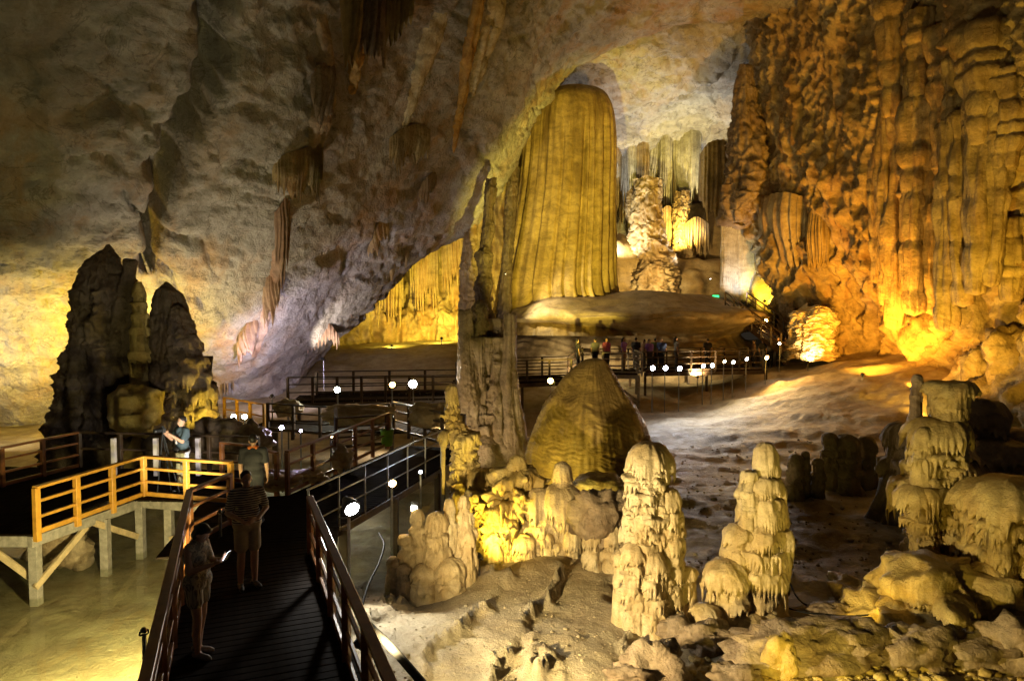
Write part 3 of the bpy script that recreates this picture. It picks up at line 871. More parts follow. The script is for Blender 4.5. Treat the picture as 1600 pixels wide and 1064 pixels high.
for j, (px, L, r) in enumerate(((742, 1.2, .16), (752, 1.7, .2), (764, 1.3, .18), (776, 1.8, .2), (786, 1.2, .15))):
    V, F = hanging_geo(((px - 765) * k, -.75, (720 - 525) * k), L, r, 150 + j, beads=2)
    link_mesh('drip', V, F, M['tanrock'], root)

# the dark cluster on the left
root, B = group_root('stalagmite', 230, 735, 24.0, 'dark cluster of stalagmite towers against the yellow wall', 'stalagmite')
k = 24.0 / FPX
bx_, by_ = 230, 735
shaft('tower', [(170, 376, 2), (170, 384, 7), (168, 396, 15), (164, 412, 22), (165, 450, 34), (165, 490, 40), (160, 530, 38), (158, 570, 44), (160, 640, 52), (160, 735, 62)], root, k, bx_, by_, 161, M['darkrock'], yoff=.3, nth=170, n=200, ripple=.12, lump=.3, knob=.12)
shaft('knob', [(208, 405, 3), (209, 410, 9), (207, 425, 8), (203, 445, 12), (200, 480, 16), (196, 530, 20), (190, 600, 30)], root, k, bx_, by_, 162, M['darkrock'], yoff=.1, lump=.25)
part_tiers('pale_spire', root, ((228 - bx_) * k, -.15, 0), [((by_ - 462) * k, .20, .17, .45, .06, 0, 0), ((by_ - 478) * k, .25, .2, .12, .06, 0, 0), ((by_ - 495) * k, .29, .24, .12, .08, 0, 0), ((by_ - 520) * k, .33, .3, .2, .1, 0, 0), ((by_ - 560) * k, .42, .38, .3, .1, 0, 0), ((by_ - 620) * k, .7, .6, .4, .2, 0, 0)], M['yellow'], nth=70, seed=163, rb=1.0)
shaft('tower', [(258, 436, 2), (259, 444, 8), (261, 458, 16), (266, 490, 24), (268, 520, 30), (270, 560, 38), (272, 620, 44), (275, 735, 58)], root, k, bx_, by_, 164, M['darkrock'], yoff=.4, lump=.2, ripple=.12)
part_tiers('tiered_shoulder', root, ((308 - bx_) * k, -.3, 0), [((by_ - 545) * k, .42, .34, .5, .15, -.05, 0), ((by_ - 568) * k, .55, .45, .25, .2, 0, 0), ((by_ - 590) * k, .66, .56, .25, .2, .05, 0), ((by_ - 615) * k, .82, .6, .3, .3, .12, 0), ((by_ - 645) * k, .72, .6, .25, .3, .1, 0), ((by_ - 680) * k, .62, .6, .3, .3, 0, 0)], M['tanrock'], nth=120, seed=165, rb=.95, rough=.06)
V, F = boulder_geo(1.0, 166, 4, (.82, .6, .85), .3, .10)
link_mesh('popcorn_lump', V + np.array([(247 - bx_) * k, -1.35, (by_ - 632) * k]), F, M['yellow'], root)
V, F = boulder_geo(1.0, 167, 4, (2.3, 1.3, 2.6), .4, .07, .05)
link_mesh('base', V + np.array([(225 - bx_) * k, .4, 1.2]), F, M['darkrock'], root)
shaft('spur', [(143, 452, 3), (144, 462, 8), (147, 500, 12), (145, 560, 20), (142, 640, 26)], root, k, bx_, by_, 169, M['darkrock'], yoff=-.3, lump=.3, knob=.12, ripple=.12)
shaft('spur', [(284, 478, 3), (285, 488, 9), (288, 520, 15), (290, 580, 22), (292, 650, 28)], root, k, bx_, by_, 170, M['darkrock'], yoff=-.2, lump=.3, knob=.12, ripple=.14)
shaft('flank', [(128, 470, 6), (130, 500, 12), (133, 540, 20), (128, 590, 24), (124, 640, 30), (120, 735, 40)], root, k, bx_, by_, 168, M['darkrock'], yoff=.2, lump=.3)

# ------------------------------------------------------------------ front stalagmites
def stal(px, py, d, label, mat, columns, name='stalagmite', group=None):
    """columns: (part name, dy, [(px of axis, py of lip, r px, neck r px, dome px, drip px)...], kw)"""
    p = W(px, py, d)
    g = gz(p[0], p[1]) - 0.25
    root = empty(name, (p[0], p[1], g), label, 'stalagmite', group)
    k = d / FPX
    for nm, dy, T, kw in columns:
        kw = dict(kw)
        m_ = kw.pop('mat', mat)
        t = [((py - b) * k + (p[2] - g), r * k, rn * k, dm * k, fr * k, (a - px) * k, 0.0) for a, b, r, rn, dm, fr in T]
        V, F = tiers_geo(t, **kw)
        V = V + np.array([0, dy, 0])
        link_mesh(nm, V, F, m_, root)
    return root

stal(1020, 955, 12.3, 'tall cream stalagmite with a domed cap, left of the pair in front', M['cream'], [
    ('shaft', 0, [(1012, 728, 35, 30, 40, 16), (1010, 752, 33, 30, 8, 12), (1012, 770, 36, 31, 12, 12), (1010, 790, 38, 32, 12, 14), (1008, 812, 36, 33, 14, 18), (1012, 838, 42, 36, 16, 18), (1012, 868, 44, 38, 18, 22), (1014, 905, 46, 42, 22, 22)], dict(sub=2, seed=201, nth=170, teeth=24, rb=.7, kd=10, lump=.2)),
    ('shoulder', -.12, [(1040, 782, 18, 15, 26, 12), (1044, 812, 22, 19, 18, 16), (1042, 846, 25, 22, 18, 16), (1044, 890, 27, 24, 22, 18), (1040, 925, 30, 28, 20, 14)], dict(sub=1, seed=202, nth=120, teeth=16, rb=.45)),
    ('shoulder', -.30, [(985, 862, 20, 16, 26, 14), (983, 890, 23, 19, 14, 16), (985, 920, 24, 21, 16, 16), (988, 945, 24, 22, 14, 10)], dict(sub=1, seed=203, nth=110, teeth=14, rb=.4)),
    ('shoulder', -.42, [(1014, 872, 18, 14, 24, 14), (1012, 898, 22, 17, 16, 16), (1016, 924, 22, 19, 14, 14), (1014, 950, 24, 22, 14, 10)], dict(sub=1, seed=204, nth=110, teeth=14, rb=.4)),
    ('lobe', -.2, [(970, 872, 15, 11, 18, 12), (968, 905, 14, 12, 14, 12)], dict(seed=205, nth=80, teeth=12, rb=.25)),
    ('lobe', -.1, [(1066, 895, 20, 15, 18, 8), (1070, 915, 18, 16, 12, 10)], dict(seed=206, nth=80, teeth=12, rb=.3)),
])
stal(1165, 950, 12.3, 'broad cream stalagmite with drip fringed tiers, right of the pair in front', M['cream'], [
    ('shaft', 0, [(1192, 738, 21, 19, 50, 10), (1187, 768, 33, 30, 28, 6), (1186, 806, 43, 36, 34, 20), (1183, 838, 46, 40, 18, 22), (1180, 866, 49, 42, 16, 24), (1181, 900, 48, 43, 20, 26), (1183, 930, 45, 42, 14, 18)], dict(seed=211, nth=190, teeth=34, rb=.62, kd=11, lump=.10)),
    ('nub', -.1, [(1166, 744, 15, 14, 20, 4), (1164, 770, 18, 17, 10, 6), (1166, 800, 20, 19, 12, 8)], dict(seed=212, nth=80, teeth=12, rb=.26, top_flat=.5)),
    ('lobe', -.1, [(1152, 838, 26, 20, 24, 18), (1150, 866, 26, 22, 14, 18), (1152, 890, 26, 22, 12, 16)], dict(seed=213, nth=110, teeth=18, rb=.3)),
    ('lobe', -.25, [(1127, 900, 36, 30, 36, 26), (1132, 930, 33, 29, 10, 18)], dict(seed=214, nth=140, teeth=26, rb=.38, kd=12)),
    ('base', -.2, [(1150, 962, 58, 52, 28, 24), (1150, 992, 60, 56, 14, 16)], dict(seed=215, nth=150, teeth=26, rb=.75, lump=.3, mat=M['cream'])),
    ('base', -.5, [(1090, 948, 26, 20, 24, 12), (1090, 975, 30, 26, 14, 12)], dict(seed=216, nth=110, teeth=16, rb=.42, lump=.3)),
])
stal(1460, 912, 13.6, 'tall yellow stalagmite with a hat shaped top on the right', M['yellow'], [
    ('hat', 0, [(1476, 612, 38, 27, 26, 10), (1474, 640, 28, 25, 6, 14), (1474, 664, 27, 24, 8, 8)], dict(seed=221, nth=120, teeth=22, rb=.36, zb=2.9, top_flat=.45, lump=.1)),
    ('shaft', .05, [(1462, 682, 46, 38, 32, 14), (1460, 708, 46, 38, 10, 16), (1462, 732, 48, 40, 14, 16), (1456, 768, 56, 42, 24, 24), (1462, 800, 48, 40, 10, 22), (1464, 830, 47, 38, 14, 22), (1462, 862, 42, 36, 14, 18), (1460, 890, 40, 36, 12, 14)], dict(sub=2, seed=222, nth=190, teeth=26, rb=.6, lump=.2)),
    ('shoulder', -.25, [(1425, 692, 17, 14, 30, 10), (1424, 722, 18, 15, 14, 12)], dict(seed=223, nth=90, teeth=12, rb=.2, zb=2.1)),
    ('shoulder', -.3, [(1418, 775, 32, 24, 26, 22), (1422, 806, 27, 20, 8, 22), (1430, 838, 22, 17, 10, 18), (1436, 870, 20, 17, 12, 16)], dict(sub=1, seed=224, nth=130, teeth=20, rb=.3)),
    ('shoulder', -.3, [(1496, 805, 22, 16, 24, 22), (1498, 845, 20, 16, 20, 26)], dict(sub=1, seed=225, nth=100, teeth=14, rb=.3)),
    ('pillar', .35, [(1441, 600, 9, 8, 14, 3), (1440, 625, 10, 9, 6, 4), (1440, 660, 12, 11, 8, 5)], dict(seed=226, nth=60, teeth=10, rb=.2, zb=2.3, mat=M['tanrock'])),
])
# mass of flowstone at the right edge
stal(1580, 1000, 12.0, 'yellow flowstone block with hanging drips at the right edge', M['yellow'], [
    ('tier', .3, [(1590, 800, 78, 58, 50, 34), (1600, 850, 72, 60, 20, 36), (1606, 905, 70, 60, 24, 30)], dict(sub=2, seed=231, nth=190, teeth=30, rb=.9, kd=11, lump=.22)),
    ('tier', -.5, [(1612, 880, 44, 34, 36, 24), (1616, 950, 48, 40, 34, 26), (1620, 1020, 50, 44, 30, 24)], dict(seed=232, nth=130, teeth=22, rb=.7, lump=.2)),
    ('lobe', -.2, [(1548, 825, 22, 16, 30, 26), (1550, 870, 22, 18, 18, 24), (1552, 915, 24, 20, 20, 22)], dict(seed=233, nth=100, teeth=14, rb=.35)),
])
stal(1470, 985, 11.9, 'low knobbly yellow flowstone apron below the hat shaped stalagmite', M['yellow'], [
    ('apron', 0, [(1480, 930, 95, 70, 48, 14), (1470, 965, 125, 105, 26, 14), (1465, 1000, 150, 130, 24, 12)], dict(seed=241, nth=220, teeth=44, rb=2.0, kd=12, lump=.3, rough=.09)),
    ('lobe', -.1, [(1400, 955, 34, 28, 26, 8), (1398, 985, 40, 34, 16, 8)], dict(seed=242, nth=100, teeth=18, rb=.6, lump=.3, rough=.08)),
    ('lobe', -.3, [(1512, 940, 32, 25, 28, 16), (1514, 970, 34, 28, 16, 12)], dict(seed=243, nth=100, teeth=16, rb=.5, lump=.3, rough=.08)),
    ('lobe', .0, [(1540, 905, 30, 24, 26, 16), (1545, 940, 32, 26, 14, 12)], dict(seed=244, nth=100, teeth=16, rb=.5, lump=.3, rough=.07)),
    ('lobe', -.2, [(1448, 915, 26, 20, 30, 12), (1446, 950, 32, 26, 20, 10)], dict(seed=245, nth=100, teeth=16, rb=.5, lump=.3, rough=.07)),
    ('lobe', -.5, [(1545, 1000, 40, 32, 36, 14), (1545, 1035, 46, 38, 20, 12)], dict(seed=246, nth=110, teeth=18, rb=.6, lump=.35, rough=.09)),
])

# the yellow group in the middle
stal(728, 800, 16.0, 'twisted yellow stalagmite with a beak like side tip', M['yellow'], [
    ('spire', 0, [(706, 626, 11, 9, 26, 5), (706, 652, 13, 9, 8, 6), (714, 668, 15, 11, 10, 7), (726, 684, 25, 19, 14, 14), (726, 708, 22, 19, 6, 14), (724, 735, 24, 20, 8, 12), (726, 760, 25, 22, 8, 12), (734, 785, 28, 25, 12, 12)], dict(sub=2, seed=251, nth=120, teeth=18, rb=.5, lump=.25, rough=.07)),
    ('beak', -.1, [(695, 682, 10, 6, 12, 14), (694, 695, 6, 2.5, 3, 8)], dict(seed=252, nth=60, teeth=8, rb=.03, zb=1.75, lump=.3)),
    ('lobe', -.2, [(752, 752, 24, 18, 24, 14), (752, 784, 26, 22, 12, 16), (750, 822, 25, 22, 14, 18)], dict(sub=1, seed=253, nth=110, teeth=16, rb=.5, lump=.25, rough=.07)),
    ('lobe', -.4, [(718, 778, 14, 11, 18, 8), (716, 800, 17, 14, 10, 10), (716, 830, 18, 16, 10, 8)], dict(seed=254, nth=90, teeth=12, rb=.4, lump=.25, rough=.07)),
])
stal(820, 860, 15.4, 'bright yellow ragged flowstone bank between twisted and mushroom stalagmites', M['yellow'], [
    ('bank', 0, [(806, 752, 40, 34, 22, 14), (800, 778, 50, 42, 14, 18), (800, 806, 54, 44, 14, 20), (802, 836, 50, 40, 12, 20)], dict(sub=2, seed=261, nth=190, teeth=28, rb=.9, lump=.35, rough=.10)),
    ('knob', 0, [(808, 732, 16, 12, 22, 8), (808, 750, 18, 15, 8, 8)], dict(seed=262, nth=80, teeth=10, rb=.25, zb=.9, lump=.3)),
    ('knob', -.2, [(822, 748, 15, 12, 18, 8), (824, 770, 18, 15, 8, 10)], dict(seed=263, nth=80, teeth=10, rb=.3, zb=.6, lump=.3)),
    ('lobe', -.35, [(842, 788, 26, 20, 34, 16), (842, 815, 26, 20, 10, 20), (840, 845, 24, 20, 10, 14)], dict(sub=1, seed=264, nth=110, teeth=14, rb=.4, lump=.2, mat=M['cream'])),
    ('lobe', -.4, [(780, 800, 24, 18, 22, 12), (778, 828, 26, 20, 12, 16)], dict(sub=1, seed=265, nth=110, teeth=14, rb=.4, lump=.3, rough=.09)),
    ('lobe', -.6, [(822, 838, 20, 14, 16, 14), (822, 862, 20, 16, 8, 10)], dict(seed=266, nth=90, teeth=12, rb=.35, lump=.3, mat=M['cream'])),
])
stal(876, 868, 15.0, 'mushroom shaped cream stalagmite with a shiny knob on top', M['cream'], [
    ('knob', 0, [(878, 746, 16, 14, 26, 4), (877, 764, 18, 17, 8, 4)], dict(seed=271, nth=80, teeth=10, rb=.3, zb=1.2, lump=.08)),
    ('cap', 0, [(876, 800, 37, 16, 46, 24), (873, 838, 16, 13, 26, 8), (874, 858, 22, 18, 16, 14)], dict(seed=272, nth=150, teeth=24, rb=.4, lump=.12, kd=12)),
    ('lobe', -.1, [(892, 845, 17, 12, 22, 16), (892, 866, 17, 14, 10, 8)], dict(seed=273, nth=80, teeth=12, rb=.3)),
    ('lobe', .1, [(911, 848, 16, 12, 24, 14), (911, 866, 17, 14, 10, 8)], dict(seed=274, nth=80, teeth=12, rb=.3)),
    ('lobe', -.2, [(854, 846, 12, 9, 20, 12)], dict(seed=275, nth=60, teeth=10, rb=.2)),
])
p = W(940, 815, 14.4)
V, F = boulder_geo(.62, 276, 4, (.92, .7, 1.0), .35, .09, .03)
root = empty('rough_boulder', p - np.array([0, 0, .9]), 'rough tan boulder between the mushroom stalagmite and the domed one', 'boulder')
link_mesh('lump', V + np.array([0, 0, 1.0]), F, M['tanrock'], root)
V, F = tiers_geo([(.55, .22, .16, .35, .15, .2, -.2), (.25, .26, .2, .15, .12, .2, -.2)], nth=80, seed=277, rb=.35, zb=-.4)
link_mesh('drip_skirt', V, F, M['cream'], root)
V, F = tiers_geo([(.5, .2, .14, .3, .12, -.2, -.15), (.2, .22, .18, .15, .12, -.2, -.15)], nth=80, seed=278, rb=.35, zb=-.4)
link_mesh('drip_skirt', V, F, M['cream'], root)
V, F = boulder_geo(.6, 279, 4, (1.15, .9, .42), .5, .08, .12)
p = W(948, 762, 17.2)
single('pale_slab', V + p, F, M['yellow'], 'pale ridged rock glowing yellow green behind the mushroom stalagmite', 'rock')

# left cluster
stal(690, 905, 13.8, 'cream cluster of blunt stalagmites beside the white floodlight', M['cream'], [
    ('spire', 0, [(726, 790, 9, 8, 18, 3), (727, 812, 13, 12, 14, 5), (728, 845, 17, 15, 22, 6), (728, 880, 19, 17, 18, 6)], dict(seed=281, nth=100, teeth=12, rb=.34, rough=.06, lump=.2)),
    ('lobe', -.1, [(683, 818, 18, 15, 22, 8), (682, 840, 20, 17, 10, 12), (684, 872, 23, 20, 18, 14)], dict(seed=282, nth=110, teeth=14, rb=.4)),
    ('lobe', .1, [(652, 812, 11, 9, 16, 5), (652, 832, 14, 12, 8, 8), (656, 862, 18, 16, 12, 10)], dict(seed=283, nth=80, teeth=12, rb=.32)),
    ('lobe', .0, [(634, 846, 14, 10, 12, 7), (640, 866, 16, 14, 10, 8)], dict(seed=284, nth=80, teeth=12, rb=.3)),
    ('lobe', -.3, [(705, 885, 24, 20, 22, 6), (704, 905, 27, 24, 10, 5)], dict(seed=285, nth=100, teeth=12, rb=.42)),
    ('lobe', -.25, [(668, 890, 22, 18, 16, 6), (666, 908, 26, 24, 8, 5)], dict(seed=286, nth=90, teeth=12, rb=.4)),
    ('lobe', .15, [(702, 800, 10, 8, 20, 5), (704, 830, 13, 11, 12, 6)], dict(seed=287, nth=80, teeth=10, rb=.25)),
])
stal(624, 915, 13.5, 'small pair of stubby stalagmites at the outer end of the cream cluster', M['tanrock'], [
    ('stub', 0, [(614, 882, 10, 9, 14, 3), (614, 905, 13, 12, 8, 3)], dict(seed=288, nth=60, teeth=9, rb=.2)),
    ('stub', -.05, [(631, 890, 11, 10, 10, 3), (631, 908, 13, 12, 6, 3)], dict(seed=289, nth=60, teeth=9, rb=.2)),
])
# dark small ones in the middle distance at the right
midd = [(1322, 700, 20, 20.5, 'rounded dark stalagmite stub below the orange wall'), (1352, 700, 17, 20.8, 'dark stub right of the rounded stalagmite'), (1296, 690, 13, 20.5, 'pale topped dark knob'), (1258, 712, 7, 19.5, 'thin dark peg stalagmite'), (1243, 722, 12, 19.4, 'low dark knobbly stump'), (1278, 725, 9, 19.5, 'small dark nub beside the peg stalagmite')]
for j, (px, py, r, d, lab) in enumerate(midd):
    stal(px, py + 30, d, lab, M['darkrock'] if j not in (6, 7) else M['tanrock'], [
        ('body', 0, [(px, py, r, r * .85, r * 1.1, r * .4), (px + 1, py + 20, r * 1.15, r, 8, r * .5), (px, py + 38, r * 1.25, r * 1.1, 8, 4)], dict(seed=300 + j, nth=70, teeth=14, rb=r * 1.5 * d / FPX))])
# hump right of the hat stalagmite
stal(1545, 712, 18.0, 'brown hump with drip fringe behind the hat shaped stalagmite', M['tanrock'], [
    ('hump', 0, [(1520, 660, 46, 38, 40, 14), (1540, 700, 80, 70, 22, 18), (1550, 760, 95, 85, 20, 14)], dict(seed=311, nth=160, teeth=34, rb=2.0, lump=.2)),
    ('lobe', -.3, [(1400, 690, 28, 22, 34, 14), (1400, 725, 34, 28, 14, 14)], dict(seed=312, nth=100, teeth=20, rb=.8, lump=.25, mat=M['darkrock'])),
    ('lobe', -.2, [(1590, 690, 40, 34, 22, 14)], dict(seed=313, nth=100, teeth=20, rb=.8, lump=.25)),
])

# boulders along the lower right
bl = [(1245, 1020, 10.6, .75, 'large pale slab shaped boulder at the bottom centre right', (1.35, .8, .5)), (1020, 1045, 10.3, .42, 'dark rough boulder at the bottom edge beside the rimstone', (1.1, .9, .75)), (1110, 1010, 11.2, .38, 'knobbly pale rock below the two cream stalagmites', (1.2, .8, .7)),
      (1215, 1050, 10.2, .34, 'round yellow knob at the bottom edge', (.7, .7, 1.1)), (1330, 1040, 10.6, .55, 'dark cracked boulder at the bottom right', (1.3, .9, .6)), (1420, 1045, 10.6, .5, 'yellow angular boulder at the bottom right', (1.2, .9, .7)),
      (1300, 955, 12.2, .32, 'small dark boulder beside the knobbly apron', (1.2, .8, .6)), (1150, 1055, 10.0, .3, 'small angular rock at the bottom edge', (1, .8, .6)), (985, 1052, 10.0, .25, 'pale flat rock on the rimstone edge', (1.3, .9, .5)), (1060, 985, 11.6, .28, 'rounded lump at the foot of the domed stalagmite', (1.1, .8, .8)),
      (1370, 935, 12.7, .22, 'pointed yellow rock at the left end of the apron', (1.3, .7, .6)), (1530, 1050, 10.6, .5, 'yellow rubble block at the right bottom edge', (1.2, .9, .6)), (1590, 1040, 10.4, .5, 'yellow rounded block in the bottom right corner', (.9, .8, .9))]
for j, (px, py, d, r, lab, sq) in enumerate(bl):
    p = W(px, py, d)
    p[2] = gz(p[0], p[1]) + r * sq[2] * .45
    V, F = boulder_geo(r, 320 + j, 4, sq, .45, .10, .10 if j % 2 else .04)
    single('boulder', V + p, F, M['yellow'] if j in (3, 10) else M['tanrock'], lab, 'boulder')
# rubble, too many and small to count
rv, rf, n0 = [], [], 0
rr_ = random.Random(5)
cell, FF = boulder_geo(1.0, 340, 2, (1, 1, .7), .5, .1)
for j in range(900):
    px, py = rr_.uniform(1080, 1640), rr_.uniform(930, 1070)
    if py < 930 + (1350 - px) * .25: continue
    p = G(px, py, -1.05)
    s = rr_.uniform(.02, .075) * (1.6 if rr_.random() < .15 else 1)
    a = rr_.uniform(0, 6.28)
    R = np.array([[math.cos(a), -math.sin(a), 0], [math.sin(a), math.cos(a), 0], [0, 0, 1]])
    rv.append((cell * np.array([1, rr_.uniform(.6, 1), rr_.uniform(.5, 1)])) @ R.T * s + np.array([p[0], p[1], gz(p[0], p[1]) + s * .3]))
    rf.append(FF + n0); n0 += len(cell)
tag(link_mesh('rubble', np.concatenate(rv), np.concatenate(rf), M['yellow']), 'loose yellow rubble', kind='stuff')

curtain('drapery', [(590, 440, 51), (610, 425, 51.2), (630, 415, 51.3)], [3.4, 4.6, 4.6], .5, M['recess'], 'yellow curtain at the outer end of the recess', seed=461, nfl=8)
curtain('drapery', [(640, 400, 51.6), (662, 385, 51.7), (685, 380, 51.6)], [4.6, 5.6, 5.6], .5, M['recess'], 'yellow curtain in the middle of the recess', seed=462, nfl=10)
curtain('drapery', [(690, 375, 51.6), (712, 350, 51.4), (735, 345, 51)], [5.2, 6.6, 6.8], .55, M['recess'], 'bright amber curtain at the inner end of the recess', seed=463, nfl=9)
M['streak_y'] = rock('ochre_streak', (0.55, 0.34, 0.09), (0.42, 0.22, 0.04), (0.30, 0.12, 0.02), sc=1.5, streak=.8, stain_amt=.5, bump=.8, fine=10, dark_amt=.2, bdist=.06)
M['streak_w'] = rock('pale_calcite_streak', (0.66, 0.58, 0.40), (0.50, 0.42, 0.26), (0.40, 0.24, 0.07), sc=1.5, streak=.8, stain_amt=.5, bump=.8, fine=10, dark_amt=.2, bdist=.06)
ribbon('flowstone_streak', LP, [(752, -20, 9), (742, 30, 11), (730, 90, 10), (722, 140, 6), (714, 190, 4), (708, 240, 3)], .22, M['streak_y'], 'ochre streak of flowstone running down the roof left of the giant column', 801)
ribbon('flowstone_streak', LP, [(778, -10, 16), (770, 40, 17), (752, 90, 12), (740, 130, 7), (736, 155, 3)], .2, M['streak_w'], 'pale streak of calcite beside the ochre streak', 802)
ribbon('flowstone_streak', LP, [(690, 20, 14), (672, 70, 18), (655, 120, 12), (640, 170, 6), (628, 210, 3)], .16, M['streak_w'], 'broad cream streak on the shaded roof', 803)
ribbon('flowstone_streak', LP, [(500, 20, 10), (508, 80, 14), (506, 140, 18), (500, 190, 16), (488, 240, 10), (480, 270, 4)], .24, M['tanrock'], 'rough brown rib running down the shaded wall', 804)
ribbon('flowstone_streak', LP, [(450, 310, 5), (440, 370, 9), (430, 420, 8), (420, 470, 9), (408, 520, 6), (395, 560, 3)], .24, M['pinkrock'], 'long pinkish rib down to the violet light', 805)
ribbon('flowstone_streak', LP, [(560, -20, 12), (556, 40, 12), (553, 100, 10), (551, 150, 5)], .3, M['streak_y'], 'yellow streak along the dark hollow of the roof', 806)
# ------------------------------------------------------------------ draperies and hanging stone
curtain('drapery', [(515, 462, 39.5), (530, 442, 39.5), (552, 425, 39.6), (570, 412, 39.7)], [2.2, 3.3, 2.9, 1.6], .55, M['pinkrock'], 'pinkish fluted drapery hanging from the edge of the leaning wall', seed=401, nfl=13)
curtain('drapery', [(480, 520, 38.5), (497, 500, 38.6), (515, 505, 38.8), (530, 525, 39)], [1.2, 1.9, 1.6, .8], .4, M['pinkrock'], 'smaller pink drapery below the fluted one', seed=402, nfl=9)
curtain('drapery', [(608, 228, 31.0), (625, 214, 31.0), (650, 208, 31.2), (672, 215, 31.4)], [1.6, 2.2, 2.2, 1.5], .38, M['wall_right'], 'brown bunch of stalactites halfway up the leaning wall', snap=LP, seed=403, nfl=15)
curtain('drapery', [(655, 300, 36.2), (668, 285, 36.3), (682, 278, 36.4)], [1.1, 1.5, 1.2], .3, M['wall_right'], 'small brown bunch of stalactites near the edge of the leaning wall', snap=LP, seed=404, nfl=8)
curtain('drapery', [(425, 270, 31.5), (445, 258, 31.5), (470, 250, 31.5), (492, 240, 31.5), (505, 222, 31.3)], [1.2, 2.0, 2.4, 2.8, 3.2], .5, M['wall_right'], 'ochre fringe of stalactites on the shaded wall', snap=LP, seed=405, nfl=18)
curtain('drapery', [(490, 120, 26.2), (505, 112, 26.3), (520, 120, 26.4)], [2.2, 2.6, 2.2], .45, M['tanrock'], 'pale pleated drapery high on the shaded wall', snap=LP, seed=406, nfl=9)
curtain('drapery', [(430, 345, 34.5), (442, 322, 34.4), (452, 330, 34.4)], [2.8, 4.2, 3.0], .35, M['pinkrock'], 'narrow pink streak of flowstone running down the wall', snap=LP, seed=407, nfl=6)
curtain('drapery', [(412, 470, 36.6), (425, 440, 36.4), (436, 430, 36.4)], [2.0, 2.6, 1.8], .3, M['pinkrock'], 'narrow pink fringe above the violet light', snap=LP, seed=408, nfl=6)
curtain('drapery', [(372, 545, 36.0), (388, 520, 36.0), (402, 505, 36.0)], [1.5, 2.0, 1.2], .35, M['pinkrock'], 'short pink fringe low on the leaning wall', snap=LP, seed=409, nfl=6)
curtain('drapery', [(345, 590, 35.5), (352, 560, 35.5), (372, 550, 35.8)], [1.8, 2.2, 1.8], .35, M['tanrock'], 'tan pleats at the foot of the leaning wall', seed=410, nfl=7)
curtain('drapery', [(575, 395, 40.0), (590, 365, 39.8), (608, 350, 39.8)], [.9, 1.6, 1.3], .3, M['wall_right'], 'brown cluster of tips above the fluted drapery', snap=LP, seed=411, nfl=6)
for j, (px, py, d, L, r, lab) in enumerate(((611, 350, 39.6, 3.2, .38, 'long brown stalactite on the edge of the leaning wall'), (634, 375, 40.2, 1.6, .2, 'short brown stalactite right of the long one'), (598, 375, 39.8, 1.6, .32, 'stubby brown stalactite left of the long one'))):
    V, F = hanging_geo(W(px, py, d), L, r, 420 + j, beads=3)
    single('stalactite', V, F, M['wall_right'], lab, 'stalactite')
# streaked curtains high on the left wall
curtain('flowstone_rib', [(536, -80, 20.6), (548, -90, 20.5), (560, -80, 20.7)], [4.6, 5.0, 4.2], .5, M['giant'], 'yellow flowstone rib at the top of the shaded wall', snap=LP, seed=430, nfl=3, taper=.2, ragged=.25)
curtain('flowstone_rib', [(560, -80, 21.5), (580, -90, 21.5), (600, -80, 21.5)], [4.4, 4.8, 4.6], .5, M['tanrock'], 'dark flowstone rib beside the yellow rib', snap=LP, seed=431, nfl=4, taper=.2, ragged=.25)
curtain('flowstone_rib', [(598, -80, 21.2), (616, -90, 21.2), (634, -80, 21.4), (655, -80, 21.8)], [4.6, 4.4, 3.6, 2.6], .5, M['giant'], 'ochre flowstone rib right of the dark rib', snap=LP, seed=432, nfl=6, taper=.2, ragged=.3)

# behind the great column
root = empty('curtain_wall', W(1040, 440, 60), 'wall of golden and cream flowstone curtains behind the giant column', 'flowstone')
cw = random.Random(9)
cbase = np.array(W(1040, 440, 60))
for j in range(22):
    px = 962 + (j % 12) * 15 + cw.uniform(-4, 4)
    py = (238 if j < 12 else 312) + cw.uniform(-10, 16)
    dd = wall_surface(BP, px, py) - (.3 if j < 12 else .9)
    L = cw.uniform(4.0, 8.5) if j < 12 else cw.uniform(3.5, 6.5)
    path = np.array([W(px - 10, py + cw.uniform(0, 6), dd), W(px, py - 4, dd - .25), W(px + 10, py + cw.uniform(0, 6), dd)])
    path[:, 2] += 2.3
    L += 1.5
    V, F = curtain_geo(path, [L * cw.uniform(.5, .9), L, L * cw.uniform(.5, .9)], cw.uniform(.35, .6), nfl=cw.randint(5, 9), seed=700 + j, nu=80, nv=22)
    link_mesh('curtain', V - cbase, F, M['palecurtain'] if j in (1, 2, 4, 5, 7, 8) else M['recess'], root)
curtain('drapery', [(968, 282, 58.5), (985, 276, 58.5), (1000, 270, 58.5), (1015, 268, 58.5)], [2.2, 1.4, 3.2, 1.0], .5, M['palecurtain'], 'white stalactite fringe right behind the giant column', snap=BP, seed=441, nfl=12)
curtain('drapery', [(1015, 240, 59), (1030, 235, 59), (1045, 238, 59)], [4.2, 5.6, 3.2], .6, M['palecurtain'], 'cream hanging curtain with a long tip behind the giant column', snap=BP, seed=442, nfl=8)
curtain('drapery', [(1045, 236, 59.5), (1065, 232, 59.5), (1085, 234, 59.3), (1094, 238, 59)], [5.5, 7.2, 7.0, 3.4], .8, M['palecurtain'], 'broad cream curtain of stalactites on the end wall', snap=BP, seed=443, nfl=14)
curtain('drapery', [(963, 290, 57.5), (975, 284, 57.5), (992, 284, 57.6)], [4.5, 4.8, 4.3], .6, M['recess'], 'ochre pleated curtain beside the giant column', snap=BP, seed=444, nfl=12)
curtain('drapery', [(1092, 242, 50), (1108, 226, 49.5), (1128, 222, 49.5), (1145, 236, 49.5)], [3.5, 5.6, 5.6, 3.2], .85, M['giant'], 'dark olive tongue of flowstone hanging from the far roof', seed=445, nfl=7, ragged=.2)
